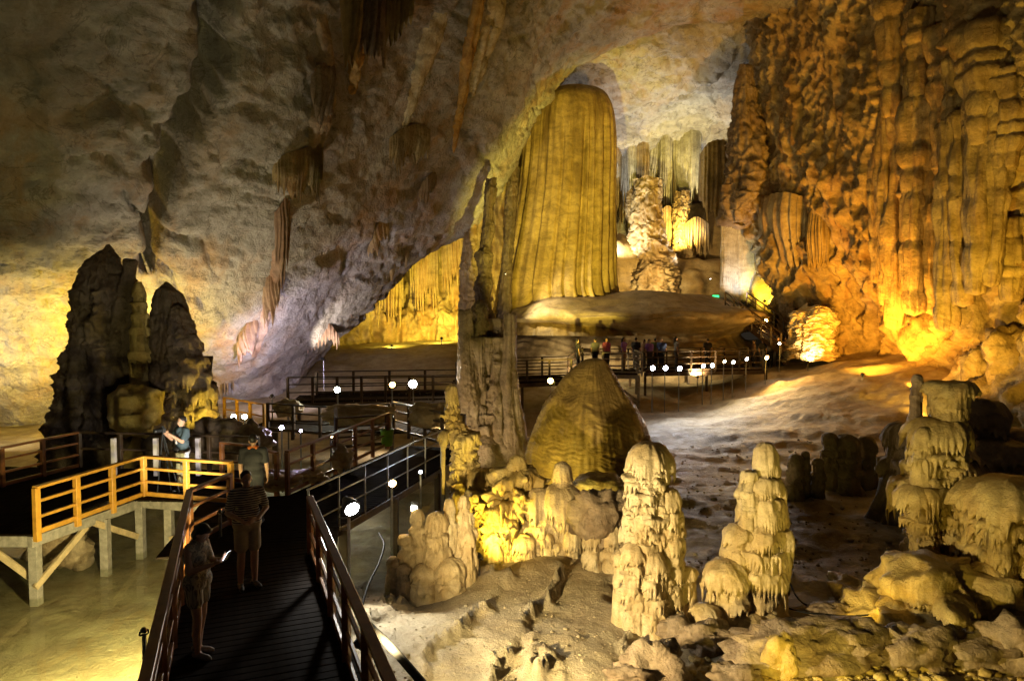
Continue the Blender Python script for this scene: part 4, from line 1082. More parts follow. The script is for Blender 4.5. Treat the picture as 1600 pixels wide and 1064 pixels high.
curtain('drapery', [(1126, 354, 45.5), (1140, 350, 45.5), (1165, 352, 45.3), (1184, 356, 45.2)], [5.2, 5.6, 5.4, 4.6], .5, M['palecurtain'], 'tall pale grey straight curtain beside the stairs', seed=446, nfl=17, ragged=.12, taper=.15)
curtain('drapery', [(1040, 300, 60), (1060, 330, 60), (1100, 345, 60), (1125, 350, 58)], [5, 4.5, 4, 4], .9, M['recess'], 'brown lower curtain on the end wall', seed=447, nfl=16)
curtain('drapery', [(1000, 262, 57.5), (1018, 258, 57.3), (1036, 262, 57.5)], [1.6, 2.4, 1.4], .4, M['palecurtain'], 'short pale fringe above the layered column', snap=BP, seed=471, nfl=9)
curtain('drapery', [(1048, 255, 56.5), (1062, 250, 56.3), (1080, 256, 56.4)], [3.6, 5.0, 4.2], .55, M['recess'], 'golden curtain in front of the broad cream one', snap=BP, seed=472, nfl=9)
curtain('drapery', [(1030, 330, 57), (1042, 322, 57), (1056, 330, 57)], [3.6, 4.6, 4.0], .5, M['recess'], 'golden lower pleats right of the layered column', seed=473, nfl=7)
curtain('drapery', [(1070, 350, 56), (1088, 340, 55.8), (1108, 350, 55.6)], [3.0, 3.8, 3.0], .6, M['recess'], 'golden pleats above the rounded rock mass', seed=474, nfl=9)
curtain('drapery', [(1085, 262, 54), (1094, 256, 54), (1102, 262, 53.8)], [2.6, 3.8, 2.8], .4, M['palecurtain'], 'slim pale curtain left of the olive tongue', snap=BP, seed=475, nfl=5)
curtain('drapery', [(1142, 250, 47), (1156, 240, 46.8), (1170, 246, 46.5)], [2.8, 4.0, 3.2], .55, M['tanrock'], 'grey rough drapery under the roof edge right of the olive tongue', seed=476, nfl=6, ragged=.7)
ribbed('ribbed_column', [(1066, 300, 9), (1064, 330, 11), (1066, 370, 10), (1068, 400, 14), (1070, 440, 18)], 56.5, 477, M['recess'], 'thin golden column on the end wall', ripple=.15, lump=.25)
ribbed('ribbed_column', [(990, 300, 8), (989, 330, 9), (990, 370, 10), (988, 400, 12), (986, 440, 14)], 56, 478, M['recess'], 'thin ochre column close to the giant column', ripple=.15, lump=.25)
V, F = boulder_geo(1, 448, 4, (3.6, 2.0, 1.9), .35, .05, .06)
single('rock_mass', V + W(1080, 445, 56), F, M['recess'], 'rounded brown rock mass behind the mound top', 'rock')
V, F = boulder_geo(1, 449, 4, (2.4, 1.6, 3.2), .35, .05, .08)
single('rock_mass', V + W(1100, 395, 58), F, M['recess'], 'brown rough wall knob above the rounded rock mass', 'rock')
V, F = boulder_geo(1, 450, 4, (2.2, 2, 3.0), .2, .03)
single('rock_mass', V + W(972, 430, 55), F, M['giant'], 'smooth dark olive rock right of the giant column foot', 'rock')
ribbed('ribbed_column', [(1165, 100, 6), (1163, 160, 14), (1166, 220, 22), (1170, 270, 27), (1160, 310, 24), (1155, 335, 16), (1155, 350, 6)], 44, 451, M['tanrock'], 'rough grey stone rib where the roof meets the right wall', ripple=.1, lump=.3, flute=.1, rough=.14)
V, F = boulder_geo(1, 457, 4, (1.5, 1.2, .9), .2, .06, .05)
single('rock_mass', V + W(1158, 340, 45.4), F, M['tanrock'], 'grey rock lip from which the pale straight curtain hangs', 'rock')
# lower edge of the right wall: hanging mass and pillar beside the dark alcove
curtain('drapery', [(1188, 362, 42.5), (1210, 348, 42), (1240, 345, 41.5), (1262, 352, 41)], [3.0, 4.8, 5.4, 4.2], 1.0, M['wall_right'], 'brown hanging rock mass over the stairs', snap=RP, seed=452, nfl=9, ragged=.5)
curtain('drapery', [(1262, 385, 39.5), (1275, 372, 39.3), (1295, 376, 39.2)], [3.0, 3.8, 3.4], .5, M['giant'], 'fluted olive pillar beside the dark alcove', snap=RP, seed=453, nfl=8, ragged=.25, taper=.2)
ribbed('lit_stalagmite', [(1275, 478, 10), (1274, 484, 24), (1272, 500, 27), (1270, 520, 26), (1268, 540, 28), (1268, 562, 34)], 39.5, 454, M['cream'], 'brightly lit tiered stalagmite at the foot of the stairs', ripple=.16, lump=.2, rough=.09)
ribbed('lit_stalagmite', [(1228, 462, 5), (1229, 470, 9), (1230, 490, 9), (1229, 520, 11), (1230, 545, 13)], 42, 455, M['tanrock'], 'thin grey stalagmite left of the brightly lit one', ripple=.14)
V, F = boulder_geo(1, 456, 4, (1.5, .8, 2.3), .3, .08, .1)
single('rock_mass', V + W(1207, 448, 45.5), F, M['yellow'], 'glowing yellow rock face behind the stairs', 'rock')

# beaded hanging columns of the right wall
hc = [(1390, 175, 30.3, 8.4, .42), (1412, 160, 29.6, 9.6, .55), (1440, 150, 28.8, 9.0, .55), (1462, 180, 28.2, 8.0, .42), (1488, 190, 27.4, 8.2, .5), (1512, 175, 26.7, 7.4, .5), (1538, 165, 26.0, 7.0, .55), (1560, 180, 25.4, 6.2, .42), (1376, 230, 31, 6.0, .32), (1585, 340, 25.0, 3.0, .45), (1478, 40, 26.4, 5.4, .46), (1500, 90, 26.3, 5.6, .5), (1440, 20, 27.2, 4.6, .6), (1545, 40, 24.6, 4.2, .8), (1575, 110, 24.2, 3.4, .6), (1400, -10, 28.2, 5.0, .6)]
hl = ['first beaded column at the inner end of the row on the right wall', 'thick beaded column second in the row on the right wall', 'long beaded column in the middle left of the row', 'slim beaded column between two thick ones', 'beaded column at the centre of the row on the right wall', 'beaded column right of centre in the row', 'thick beaded column near the outer end of the row', 'slim beaded column at the outer end of the row', 'thin short column inside the first of the row', 'single bulb column low beside the picture edge', 'drip bulb hanging above the centre of the row', 'second drip bulb beside the upper one', 'broad flowstone tongue above the row', 'widest flowstone tongue near the upper right corner', 'bulging knob under the widest tongue', 'flowstone tongue at the upper inner end']
for j, ((px, py, d, L, r), lab) in enumerate(zip(hc, hl)):
    ds = min(wall_surface(RP, px, py + 20), wall_surface(RP, px, py + 90), wall_surface(RP, px, min(py + 180, 420))) + .1
    V, F = hanging_geo(W(px, py, ds), L * ds / d, r * ds / d * 1.05, 500 + j, beads=4 + j % 3, nth=44, nz=64, tip=.55, lean=.03)
    single('hanging_column', V, F, M['wall_right'], lab, 'stalactite', 'beaded columns on the right wall')
# swelling lumps at the foot of the right wall
lumps = [(1395, 560, .9), (1450, 520, 1.1), (1500, 470, 1.0), (1545, 500, 1.3), (1590, 480, 1.2), (1580, 560, 1.1), (1530, 580, .8), (1420, 480, .7), (1560, 420, 1.3)]
ll = ['amber lump at the foot of the right wall nearest the alcove', 'glowing bulge above the amber lump', 'rounded bulge under the beaded columns', 'large scaly bulge on the lower right wall', 'pitted bulge at the picture edge', 'cauliflower lump at the foot of the wall by the picture edge', 'small knobbly lump beside the cauliflower lump', 'small bulge high in the orange glow', 'broad overhanging shelf lump under the beaded columns']
for j, ((px, py, r), lab) in enumerate(zip(lumps, ll)):
    ds = wall_surface(RP, px, py)
    V, F = boulder_geo(r, 530 + j, 4, (.9, .7, 1.1), .45, .08, .08)
    single('flowstone_lump', V + W(px, py, ds + .25), F, M['wall_right'], lab, 'flowstone')

# ------------------------------------------------------------------ floodlights of the cave, plus added ones
LENS = {}
zground_warn = False
def lens_mat(c, s):
    key = (tuple(c), s)
    if key not in LENS:
        LENS[key] = emit('lit_lens', c, s)
    return LENS[key]
def aim_mat(p, t):
    z = Vector(p) - Vector(t)
    return z.to_track_quat('Z', 'Y')
def floodlight(px, py, d, aim, col, power, cone, label, size=.22, blend=.6, es=40.0, radius=.10, off=None, stake=True, group=None):
    """housing, lens, hood and bracket on a stake; the light itself sits on the lens"""
    p = np.array(off) if off is not None else W(px, py, d)
    t = np.array(aim) if len(aim) == 3 and aim[2] < 20 and off is not None else W(*aim)
    root = empty('floodlight', p, label, 'floodlight', group)
    q = aim_mat(p, t)
    Rm = np.array(q.to_matrix())
    def loc(v): return np.asarray(v) @ Rm.T
    s = size * .78
    th = np.linspace(0, 2 * math.pi, 20, endpoint=False)
    if d and zground_warn: print('LAMP', label[:40], round(p[2] - gz(p[0], p[1]), 2))
    prof = [(-.02, .86), (.0, 1.0), (.10, 1.0), (.5, .78), (.85, .42), (.95, .38), (1.0, .0)]
    Vh = np.array([[[r * s * .5 * math.cos(a), r * s * .5 * math.sin(a), z * s] for a in th] for z, r in prof])
    link_mesh('housing', loc(Vh.reshape(-1, 3)), grid_faces(len(prof), 20, True), M['black'], root)
    Vl = np.array([[[r * s * .40 * math.cos(a), r * s * .40 * math.sin(a), -.004 - s * .05 * (1 - r * r)] for a in th] for r in (1.0, .75, .5, .25, .02)])
    link_mesh('lens', loc(Vl.reshape(-1, 3)), grid_faces(5, 20, True), lens_mat(col, es), root)
    br = [(-.56 * s, 0, .2 * s), (-.56 * s, -.62 * s, .2 * s), (.56 * s, -.62 * s, .2 * s), (.56 * s, 0, .2 * s)]
    tube('bracket', loc(np.array(br)), .012, M['black'], root, n=6)
    if stake:
        b = loc(np.array([0, -.62 * s, .2 * s]))
        zb = gz(p[0] + b[0], p[1] + b[1]) - p[2] - .1
        if zb < b[2] - .03 and zb > -3.5:
            bar('stake', b, (b[0], b[1], zb), .045, .045, M['metal'], root, up=(0, 1, 0))
    ld = bpy.data.lights.new('beam', 'SPOT')
    ld.energy = power * 0.28
    ld.color = col
    ld.spot_size = math.radians(cone)
    ld.spot_blend = blend
    ld.shadow_soft_size = radius
    lo = bpy.data.objects.new('beam', ld)
    lo.location = loc(np.array([0, 0, -s * .3]))
    lo.rotation_euler = q.to_euler()
    lo.parent = root
    COL.objects.link(lo)
    return root
YEL, AMB, WARM, WHT, COOL, VIO, ORG = (1, .75, .09), (1, .46, .045), (1, .76, .38), (1, .95, .82), (.78, .86, 1), (.80, .70, 1), (1, .55, .14)
FL = floodlight
# left wall
FL(190, 650, 26.6, (110, 400, 33), (1, .66, .035), 17000, 130, 'yellow floodlight behind the dark stalagmite cluster', es=20)
FL(-70, 690, 24, (190, 440, 33), (1, .84, .56), 6500, 120, 'pale floodlight at the left end of the wall', es=20)
FL(425, 618, 31, (450, 480, 39), VIO, 5200, 125, 'violet white floodlight at the foot of the leaning wall', es=25)
FL(505, 560, 37, (560, 440, 41), (1, .85, .72), 2000, 110, 'warm floodlight under the pink drapery', es=25)
FL(335, 668, 27.5, (420, 300, 31), (1, .84, .60), 7000, 120, 'pale floodlight behind the right flank of the dark cluster', es=20)
FL(690, 528, 47, (680, 440, 53), YEL, 15000, 130, 'yellow floodlight in the recess', es=20)
FL(612, 540, 46, (610, 490, 52), YEL, 4000, 130, 'second yellow floodlight in the recess', es=20)
# great column and the space behind it
FL(900, 640, 27, (875, 300, 46), (1, .78, .11), 95000, 46, 'yellow floodlight on the ground behind the brown cone', es=20)
FL(902, 602, 35.6, (930, 495, 40), (1, .78, .38), 6500, 130, 'warm floodlight behind the tip of the brown cone', es=20, size=.16)
FL(790, 428, 40.5, (930, 488, 40.5), (1, .84, .5), 5000, 110, 'warm floodlight beside the ribbed columns above the mound', es=20, size=.16, stake=False)
FL(1090, 588, 36.3, (1070, 495, 40), (1, .78, .38), 6000, 130, 'warm floodlight under the long visitors walkway', es=20, size=.16)
FL(956, 400, 52.0, (1040, 220, 57), (1, .97, .90), 10000, 120, 'white floodlight behind the right edge of the giant column', es=20, stake=False)
FL(1110, 436, 53, (1040, 130, 50), (1, .96, .90), 12000, 110, 'added white floodlight among the curtains, brightening the roof', es=20, size=.16, stake=False)  # extra lamp added so the roof gets enough light
FL(1060, 380, 54.5, (1060, 280, 60), (1, .74, .18), 11000, 140, 'yellow floodlight under the hanging curtains', es=20, size=.16, stake=False)
FL(1022, 458, 47.5, (1020, 400, 54), (1, .72, .30), 7000, 100, 'bright warm floodlight on top of the mound', es=60, size=.35)
FL(1036, 457, 47.8, (1060, 400, 56), (1, .72, .30), 5000, 110, 'second warm floodlight on top of the mound', es=60, size=.3)
FL(1160, 470, 43.5, (1155, 400, 45.5), (.9, .95, 1), 1500, 90, 'cool floodlight at the foot of the pale curtain', es=20)
FL(1195, 470, 43.5, (1210, 440, 45.5), YEL, 2500, 120, 'yellow floodlight in the niche behind the stairs', es=20)
FL(840, 300, 46, (850, 150, 44), COOL, 9000, 120, 'white floodlight left of the giant column', es=20, stake=False)
# right wall
FL(1348, 584, 32.4, (1375, 430, 36), (1, .42, .03), 27000, 120, 'amber floodlight at the foot of the right wall', es=20)
FL(1425, 606, 30.5, (1440, 480, 33), AMB, 7000, 120, 'amber floodlight between the alcove and the hat shaped stalagmite', es=20)
FL(1455, 650, 27, (1420, 480, 31), (1, .55, .08), 9000, 120, 'amber floodlight behind the hat shaped stalagmite', es=20)
FL(1570, 650, 21, (1500, 190, 28), (1, .60, .055), 20000, 120, 'golden floodlight behind the brown hump', es=20)
FL(1262, 566, 37.5, (1272, 510, 39.5), (1, .85, .45), 1900, 90, 'pale yellow floodlight beside the lit stalagmite', es=20)
# lamps that shine towards the camera
FL(1020, 575, 33, (1120, 640, 26), (.85, .88, 1), 900, 130, 'first cool white floodlight below the viewing platform', es=90, size=.34, group='row of floodlights below the viewing platform')
FL(1040, 575, 33, (1130, 620, 28), (.85, .88, 1), 900, 130, 'middle cool white floodlight below the viewing platform', es=90, size=.34, group='row of floodlights below the viewing platform')
FL(1062, 576, 33, (1150, 620, 28), (.85, .88, 1), 900, 130, 'third cool white floodlight below the viewing platform', es=90, size=.34, group='row of floodlights below the viewing platform')
FL(1099, 572, 34, (1200, 620, 29), (1, .95, .9), 600, 130, 'white floodlight left of a close pair', es=80, size=.3, group='row of floodlights below the viewing platform')
FL(1113, 571, 34, (1210, 620, 29), (1, .95, .9), 600, 130, 'white floodlight right of a close pair', es=80, size=.3, group='row of floodlights below the viewing platform')
FL(1132, 565, 34.5, (1240, 625, 30), WARM, 600, 130, 'small warm floodlight in the row', es=60, size=.24, group='row of floodlights below the viewing platform')
FL(1146, 566, 34.5, (1260, 625, 30), WHT, 450, 130, 'small white floodlight in the row', es=60, size=.26, group='row of floodlights below the viewing platform')
FL(1167, 561, 35, (1280, 620, 30), WHT, 450, 130, 'white floodlight near the end of the row', es=60, size=.28, group='row of floodlights below the viewing platform')
FL(1198, 559, 36, (1320, 620, 31), ORG, 3000, 130, 'orange floodlight at the end of the row', es=60, size=.34, group='row of floodlights below the viewing platform')
FL(1218, 537, 38, (1180, 560, 34), WHT, 300, 120, 'small white lamp by the stair foot', es=50, size=.2)
FL(1197, 501, 41, (1180, 540, 36), ORG, 400, 120, 'orange lamp on the stair rail', es=60, size=.3, stake=False)
FL(860, 595, 29, (880, 680, 22), ORG, 3500, 130, 'orange floodlight left of the brown cone', es=70, size=.36)
FL(645, 600, 27, (600, 680, 21), WHT, 2200, 140, 'big white floodlight under the far walkway', es=110, size=.5)
FL(613, 601, 27, (640, 690, 22), ORG, 900, 140, 'warm floodlight beside the big white one', es=70, size=.34)
FL(527, 609, 26, (500, 680, 20), (.9, 1, .85), 900, 140, 'greenish white floodlight under the far walkway', es=80, size=.34)
FL(440, 668, 20.5, (430, 760, 15), VIO, 500, 130, 'violet white spotlight beside the brown railing', es=90, size=.2)
FL(470, 673, 20.8, (500, 740, 16), VIO, 200, 130, 'small violet spotlight right of the violet white one', es=60, size=.13)
FL(365, 651, 22, (360, 760, 15), (.9, 1, .8), 400, 130, 'left greenish floodlight of a pair behind the photographer', es=80, size=.24)
FL(382, 651, 22, (400, 760, 15), (.9, 1, .8), 400, 130, 'right greenish floodlight of a pair behind the photographer', es=80, size=.24)
FL(450, 626, 25, (470, 690, 20), WARM, 150, 130, 'tiny warm lamp far along the walkway', es=60, size=.14)
FL(518, 681, 20, (530, 740, 16), WARM, 160, 130, 'upper small lamp among the pale rocks', es=60, size=.13)
FL(523, 688, 19.5, (540, 740, 16), WHT, 160, 130, 'lower small lamp among the pale rocks', es=60, size=.13)
FL(537, 720, 17.5, (520, 750, 15), ORG, 160, 130, 'small orange lamp by the round basin', es=60, size=.12)
FL(694, 714, 17, (640, 800, 13), COOL, 80, 120, 'tiny white spotlight beside the twisted stalagmite', es=60, size=.10)
FL(657, 737, 16, (620, 800, 13), COOL, 80, 120, 'tiny white spotlight below the wire railing', es=60, size=.11)
FL(613, 755, 14.5, (680, 850, 12), (1, .66, .22), 350, 130, 'warm round floodlight beside the big white one in front', es=70, size=.24)
FL(550, 795, 12.0, (690, 1000, 9.8), (1, .97, .88), 1500, 130, 'large white floodlight in front beside the walkway', es=140, size=.40)
FL(224, 984, 9.3, (60, 870, 13.0), (1, .88, .38), 7000, 165, 'white lamp low on the outside of the walkway', es=60, size=.11)
# lamps that light the stalagmites in front
FL(0, 0, 0, (2.6, 12.4, .6), (1, .79, .40), 13000, 110, 'floodlight on the floor beside the near walkway', off=(-1.7, 8.0, .25), es=20)
FL(748, 866, 14.0, (805, 775, 15.4), (1, .78, .12), 1700, 120, 'yellow floodlight behind the cream cluster', es=20, size=.18)
FL(905, 772, 16.2, (950, 750, 17.3), (1, .85, .25), 160, 140, 'small yellow lamp behind the mushroom stalagmite', es=40, size=.12)
FL(1318, 975, 11.4, (1460, 760, 13.6), (1, .70, .12), 260, 110, 'yellow floodlight hidden behind the bottom right boulders', es=20, size=.16)
FL(0, 0, 0, (6.8, 12.8, .9), (1, .76, .14), 1900, 100, 'yellow floodlight among the rocks below the view', off=(3.4, 7.4, -.5), es=20)

FL(470, 790, 12.3, tuple(W(283, 705, 15.8)), (1, .95, .9), 4500, 34, 'added small white lamp on the deck, lighting the person with the camera', es=10, size=.09, off=np.array([-5.25, 12.5, .45]))  # lamp added only to brighten the person aiming the camera
FL(352, 666, 22.6, (318, 600, 24), YEL, 900, 120, 'yellow floodlight at the right foot of the dark cluster', es=20, size=.16)
FL(686, 722, 21.5, (765, 600, 25), (1, .8, .5), 1500, 100, 'warm floodlight lighting the tall knobbly group', es=20, size=.14)
FL(800, 770, 17.6, (915, 650, 21), (1, .82, .16), 1700, 120, 'yellow floodlight behind the ragged bank facing the brown cone', es=20, size=.16)

# ------------------------------------------------------------------ boardwalks
def planks(root, a, b, half, z, step=.15, mat=None, gap=.012, th=.035, base=None, skip=()):
    """deck boards laid across the run a-b (xy), each board an object; board data shared"""
    a, b = np.array(a, float), np.array(b, float)
    dv = b - a
    L = np.linalg.norm(dv)
    dv /= L
    nv = np.array([-dv[1], dv[0]])
    ang = math.atan2(nv[1], nv[0])
    V, F = bar_geo((-half, 0, 0), (half, 0, 0), step - gap, th)
    me = None
    n = int(L / step)
    for i in range(n):
        c = a + dv * (i + .5) * step
        if me is None:
            o = link_mesh('plank', V, F, mat or M['plank'], root, smooth=False)
            me = o.data
        else:
            o = bpy.data.objects.new('plank', me)
            o.parent = root
            COL.objects.link(o)
        o.location = (c[0] - base[0], c[1] - base[1], z - th / 2 - base[2] + rnd.uniform(-.004, 0))
        o.rotation_euler = (rnd.uniform(-.012, .012), 0, ang + rnd.uniform(-.006, .006))

def deck(label, runs, z, group=None, posts=(), beams=(), braces=(), step=.15, mat_b='timber_g'):
    base = np.array([runs[0][0][0], runs[0][0][1], z])
    root = empty('boardwalk', base, label, 'boardwalk', group)
    for i, (a, b, half) in enumerate(runs):
        planks(root, a, b, half, z - .006 * i, step, base=base)
    for (x, y, top, bot) in posts:
        bar('support_post', np.array([x, y, bot]) - base, np.array([x, y, top]) - base, .16, .16, M[mat_b], root, up=(0, 1, 0))
    for p, q, w, h in beams:
        bar('beam', np.array(p) - base, np.array(q) - base, w, h, M[mat_b], root)
    for p, q in braces:
        bar('brace', np.array(p) - base, np.array(q) - base, .06, .12, M['timber_n'], root)
    return root

def railing(label, pts, h, mat, group=None, nmid=2, spacing=1.5, pw=.09, rw=.075, rh=.05, foot=True, posts_at=None, thin=False):
    """pts: deck level points of the rail line; posts, top rail, middle rails and foot board"""
    pts = [np.array(p, float) for p in pts]
    base = pts[0].copy()
    root = empty('railing', base, label, 'railing', group)
    done = []
    def post(p, mt):
        for q in done:
            if np.linalg.norm(q - p) < .2: return
        done.append(p)
        if thin:
            bar('post', p - base + [0, 0, -.1], p - base + [0, 0, h], .035, .035, mt, root, up=(0, 1, 0))
        else:
            bar('post', p - base + [0, 0, -.12], p - base + [0, 0, h - .012], pw, pw, mt, root, up=(0.3, 1, 0))
    for a, b in zip(pts[:-1], pts[1:]):
        L = np.linalg.norm(b - a)
        n = max(1, int(round(L / spacing)))
        for i in range(n + 1):
            post(a + (b - a) * i / n, mat)
        e = (b - a) / L * .02
        bar('top_rail', a - base - e + [0, 0, h], b - base + e + [0, 0, h], rw * 1.35 if not thin else .045, rh if not thin else .03, mat, root)
        for j in range(nmid):
            zz = h * (j + 1) / (nmid + 1) + .03
            bar('middle_rail', a - base + [0, 0, zz], b - base + [0, 0, zz], rw * .55 if not thin else .02, rh if not thin else .025, mat, root)
        if foot:
            bar('foot_board', a - base + [0, 0, .05], b - base + [0, 0, .05], rw * .5, .09, mat, root)
    return root

u1 = np.array([-.3727, .9280]); n1 = np.array([.9280, .3727])
A1 = np.array([-3.16, 5.94]); B1 = np.array([-5.56, 12.0])       # left rail of the near walkway
C1 = np.array([-1.08, 5.94]); D1 = np.array([-3.37, 11.6])       # right rail
m0 = (A1 + C1) / 2 - u1 * 2.5
m1 = (B1 + D1) / 2
deck('near walkway of dark planks running away below the camera', [(m0, m1, 1.06), ((-4.45, 11.7), (-5.2, 15.3), 1.45)], 0.0, posts=[(-1.2, 6.2, -.1, -1.6), (-2.3, 8.9, -.1, -1.6), (-3.3, 11.4, -.1, -1.6)],
     beams=[((-1.02 + .9, 5.9 - 2.3, -.12), (D1[0] + .04, D1[1], -.12), .08, .16), ((A1[0] + .86, A1[1] - 2.3, -.12), (B1[0], B1[1], -.12), .08, .16)], mat_b='timber_b')
z0 = np.array([0, 0, 0])
def P3(v, z=0.0): return np.array([v[0], v[1], z])
railing('brown left railing of the near walkway', [P3(A1 - u1 * 1.4), P3(B1), P3((-5.35, 13.2))], .95, M['timber_b'], spacing=1.35, nmid=2, pw=.085, rw=.08, rh=.05)
railing('brown right railing of the near walkway, falling towards the lower edge', [P3(C1 - u1 * 1.6), P3(D1)], .95, M['timber_b'], spacing=1.35, nmid=2, pw=.085, rw=.08, rh=.05)
# second walkway to the right
E0, E1_ = np.array([-3.54, 12.1]), np.array([-1.83, 18.0])
F0, F1_ = np.array([-4.93, 15.3]), np.array([-3.70, 20.9])
u2 = (E1_ - E0) / np.linalg.norm(E1_ - E0)
n2 = np.array([u2[1], -u2[0]])
deck('second dark walkway that bends right behind the big floodlight', [(E0 - n2 * 1.1 + u2 * .6, E1_ - n2 * 1.1 + u2 * 2.5, 1.1)], -.004, posts=[(-3.2, 13.2, -.1, -1.7), (-2.6, 15.4, -.1, -1.7), (-1.9, 17.8, -.1, -1.5)], beams=[((E0[0], E0[1] + .1, -.12), (E1_[0], E1_[1], -.12), .07, .16)], mat_b='timber_d')
railing('thin pale metal railing of the second walkway', [P3(E0), P3(E1_)], .95, M['metal'], spacing=.95, nmid=2, thin=True, foot=False)
railing('brown railing on the far side of the second walkway', [P3(F0), P3(F1_)], .95, M['timber_b'], spacing=1.2, nmid=2)
railing('dark railing that turns right past the second walkway', [P3((-3.95, 23.4)), P3((-2.1, 21.0)), P3((-1.4, 20.6))], .95, M['timber_d'], spacing=1.2)
railing('low dark railing between the walkways', [P3((-5.6, 22.2)), P3((-5.1, 20.3)), P3((-3.75, 20.95))], .9, M['timber_d'], spacing=1.2)
railing('dark railing crossing below the violet spotlights', [P3((-8.2, 23.5)), P3((-6.2, 22.6)), P3((-4.1, 23.4))], .9, M['timber_d'], spacing=1.3)
deck('dark middle walkway among the small lamps', [((-9.0, 24.6), (-2.5, 24.0), 1.1)], .0, posts=[(-8, 23.6, -.1, -1.4), (-6, 23.4, -.1, -1.4), (-4, 23.2, -.1, -1.4)], mat_b='timber_d', step=.22)
# left deck
deck('left viewing deck on grey timber stilts', [((-14.4, 13.95), (-8.66, 13.95), 1.35), ((-13.8, 16.7), (-5.75, 16.2), 1.42)], 0.0,
     posts=[(-8.75, 12.72, -.2, -1.35), (-8.32, 14.2, -.2, -1.4), (-8.1, 15.15, -.2, -1.4), (-7.45, 15.1, -.2, -1.4), (-6.0, 14.75, -.2, -1.4), (-9.7, 14.9, -.2, -1.4), (-11.5, 12.75, -.2, -1.4), (-10, 17, -.2, -1.4)],
     beams=[((-8.72, 12.55, -.13), (-8.06, 15.22, -.13), .10, .20), ((-8.06, 15.18, -.14), (-5.85, 14.62, -.14), .10, .20), ((-14.4, 12.62, -.13), (-8.7, 12.62, -.13), .10, .2)],
     braces=[((-8.70, 12.62, -1.0), (-8.42, 13.75, -.22)), ((-8.34, 13.9, -.2), (-8.12, 15.05, -.85)), ((-8.8, 12.8, -.95), (-9.6, 12.7, -.25)), ((-7.4, 15.02, -.9), (-6.5, 14.8, -.6)), ((-6.4, 14.7, -.2), (-6.0, 14.7, -.75))])
RL = railing('orange front railing of the left deck', [P3((-8.60, 12.58)), P3((-8.04, 15.22)), P3((-5.9, 14.62))], .86, M['timber_y'], spacing=.92, nmid=2, pw=.10, rw=.09, rh=.055)
railing('brown side railing at the far left of the deck', [P3((-13.6, 14.6)), P3((-11.7, 16.0)), P3((-11.15, 18.0))], .9, M['timber_b'], spacing=1.0, nmid=2)
railing('dark back railing of the left deck behind the photographer', [P3((-11.15, 18.0)), P3((-8.9, 17.75)), P3((-6.3, 17.3))], .9, M['timber_d'], spacing=1.25, nmid=1, foot=False)
for j, (px, lab) in enumerate(((177, 'pale post of the back railing left of the photographer'), (243, 'pale post of the back railing nearest the photographer'), (309, 'pale post right behind the photographer'))):
    p = W(px, 678, 17.2); 
    o = bar('railing_post', (0, 0, 0), (0, 0, .92), .1, .1, M['white_d'], None, up=(0, 1, 0)); o.location = (p[0], p[1], 0); tag(o, lab, 'post', 'pale posts of the back railing')
railing('orange railing far left behind the greenish lamps', [P3((-10.6, 25.8), -.1), P3((-8.5, 24.0), -.1)], .9, M['timber_y'], spacing=1.1, nmid=1)
railing('orange railing right of the photographer', [P3((-6.9, 16.6)), P3((-6.0, 16.2)), P3((-5.2, 15.4))], .9, M['timber_b'], spacing=1.0, nmid=1)
# far walkways
def Wz(px, py, d, drop=0.0):
    p = W(px, py, d); p[2] -= drop; return p
def far_deck(label, q, wdt, mat='timber_d'):
    a, b = q
    base = a.copy()
    root = empty('boardwalk', base, label, 'boardwalk')
    dv = b - a; L = np.linalg.norm(dv[:2])
    planks(root, a[:2], b[:2], wdt / 2, a[2], .3, base=base, th=.06)
    side = np.array([-dv[1], dv[0], 0]) / L * wdt / 2
    for s in (-1, 1):
        bar('beam', a + side * s * .95 - base - [0, 0, .16], b + side * s * .95 - base - [0, 0, .16], .08, .2, M[mat], root)
    n = max(2, int(L / 2.4))
    for i in range(n + 1):
        for s in (-1, 1):
            p = a + dv * i / n + side * s * .9
            zb = gz(p[0], p[1]) - .2
            bar('support_post', np.array([p[0], p[1], zb]) - base, np.array([p[0], p[1], p[2] - .07]) - base, .12, .12, M[mat], root, up=(0, 1, 0))
    return root
a, b = W(462, 622, 29), W(716, 600, 30)
far_deck('far dark walkway in front of the recess', (a, b + [0, 0, a[2] - b[2]], ), 2.0)
zA = a[2]
railing('front railing of the far dark walkway', [np.array([a[0], a[1] - 1, zA]), np.array([b[0], b[1] - 1, zA])], .95, M['timber_d'], spacing=.95, nmid=2)
railing('back railing of the far dark walkway', [np.array([a[0] + .6, a[1] + 1, zA]), np.array([b[0], b[1] + 1, zA])], 1.0, M['timber_d'], spacing=1.4, nmid=2)
a2, b2 = W(716, 597, 33), W(890, 590, 35)
far_deck('far walkway between the knobbly group and the viewing platform', (a2, b2 + [0, 0, a2[2] - b2[2]]), 2.0)
railing('railing of the far walkway left of the brown cone', [np.array([a2[0], a2[1] - 1, a2[2]]), np.array([b2[0], b2[1] - 1, a2[2]])], 1.0, M['timber_d'], spacing=1.2, nmid=2)
railing('back railing of the far walkway left of the brown cone', [np.array([a2[0], a2[1] + 1, a2[2]]), np.array([b2[0], b2[1] + 1, a2[2]]), np.array([b2[0] + .8, b2[1] + 1.6, a2[2] + .4])], 1.0, M['timber_d'], spacing=1.5, nmid=2)
a3, b3 = W(900, 579, 35.6), W(996, 579, 35.2)
far_deck('viewing platform on stilts right of the brown cone', (a3, b3 + [0, 0, a3[2] - b3[2]]), 2.6, 'timber_g')
zP = a3[2]
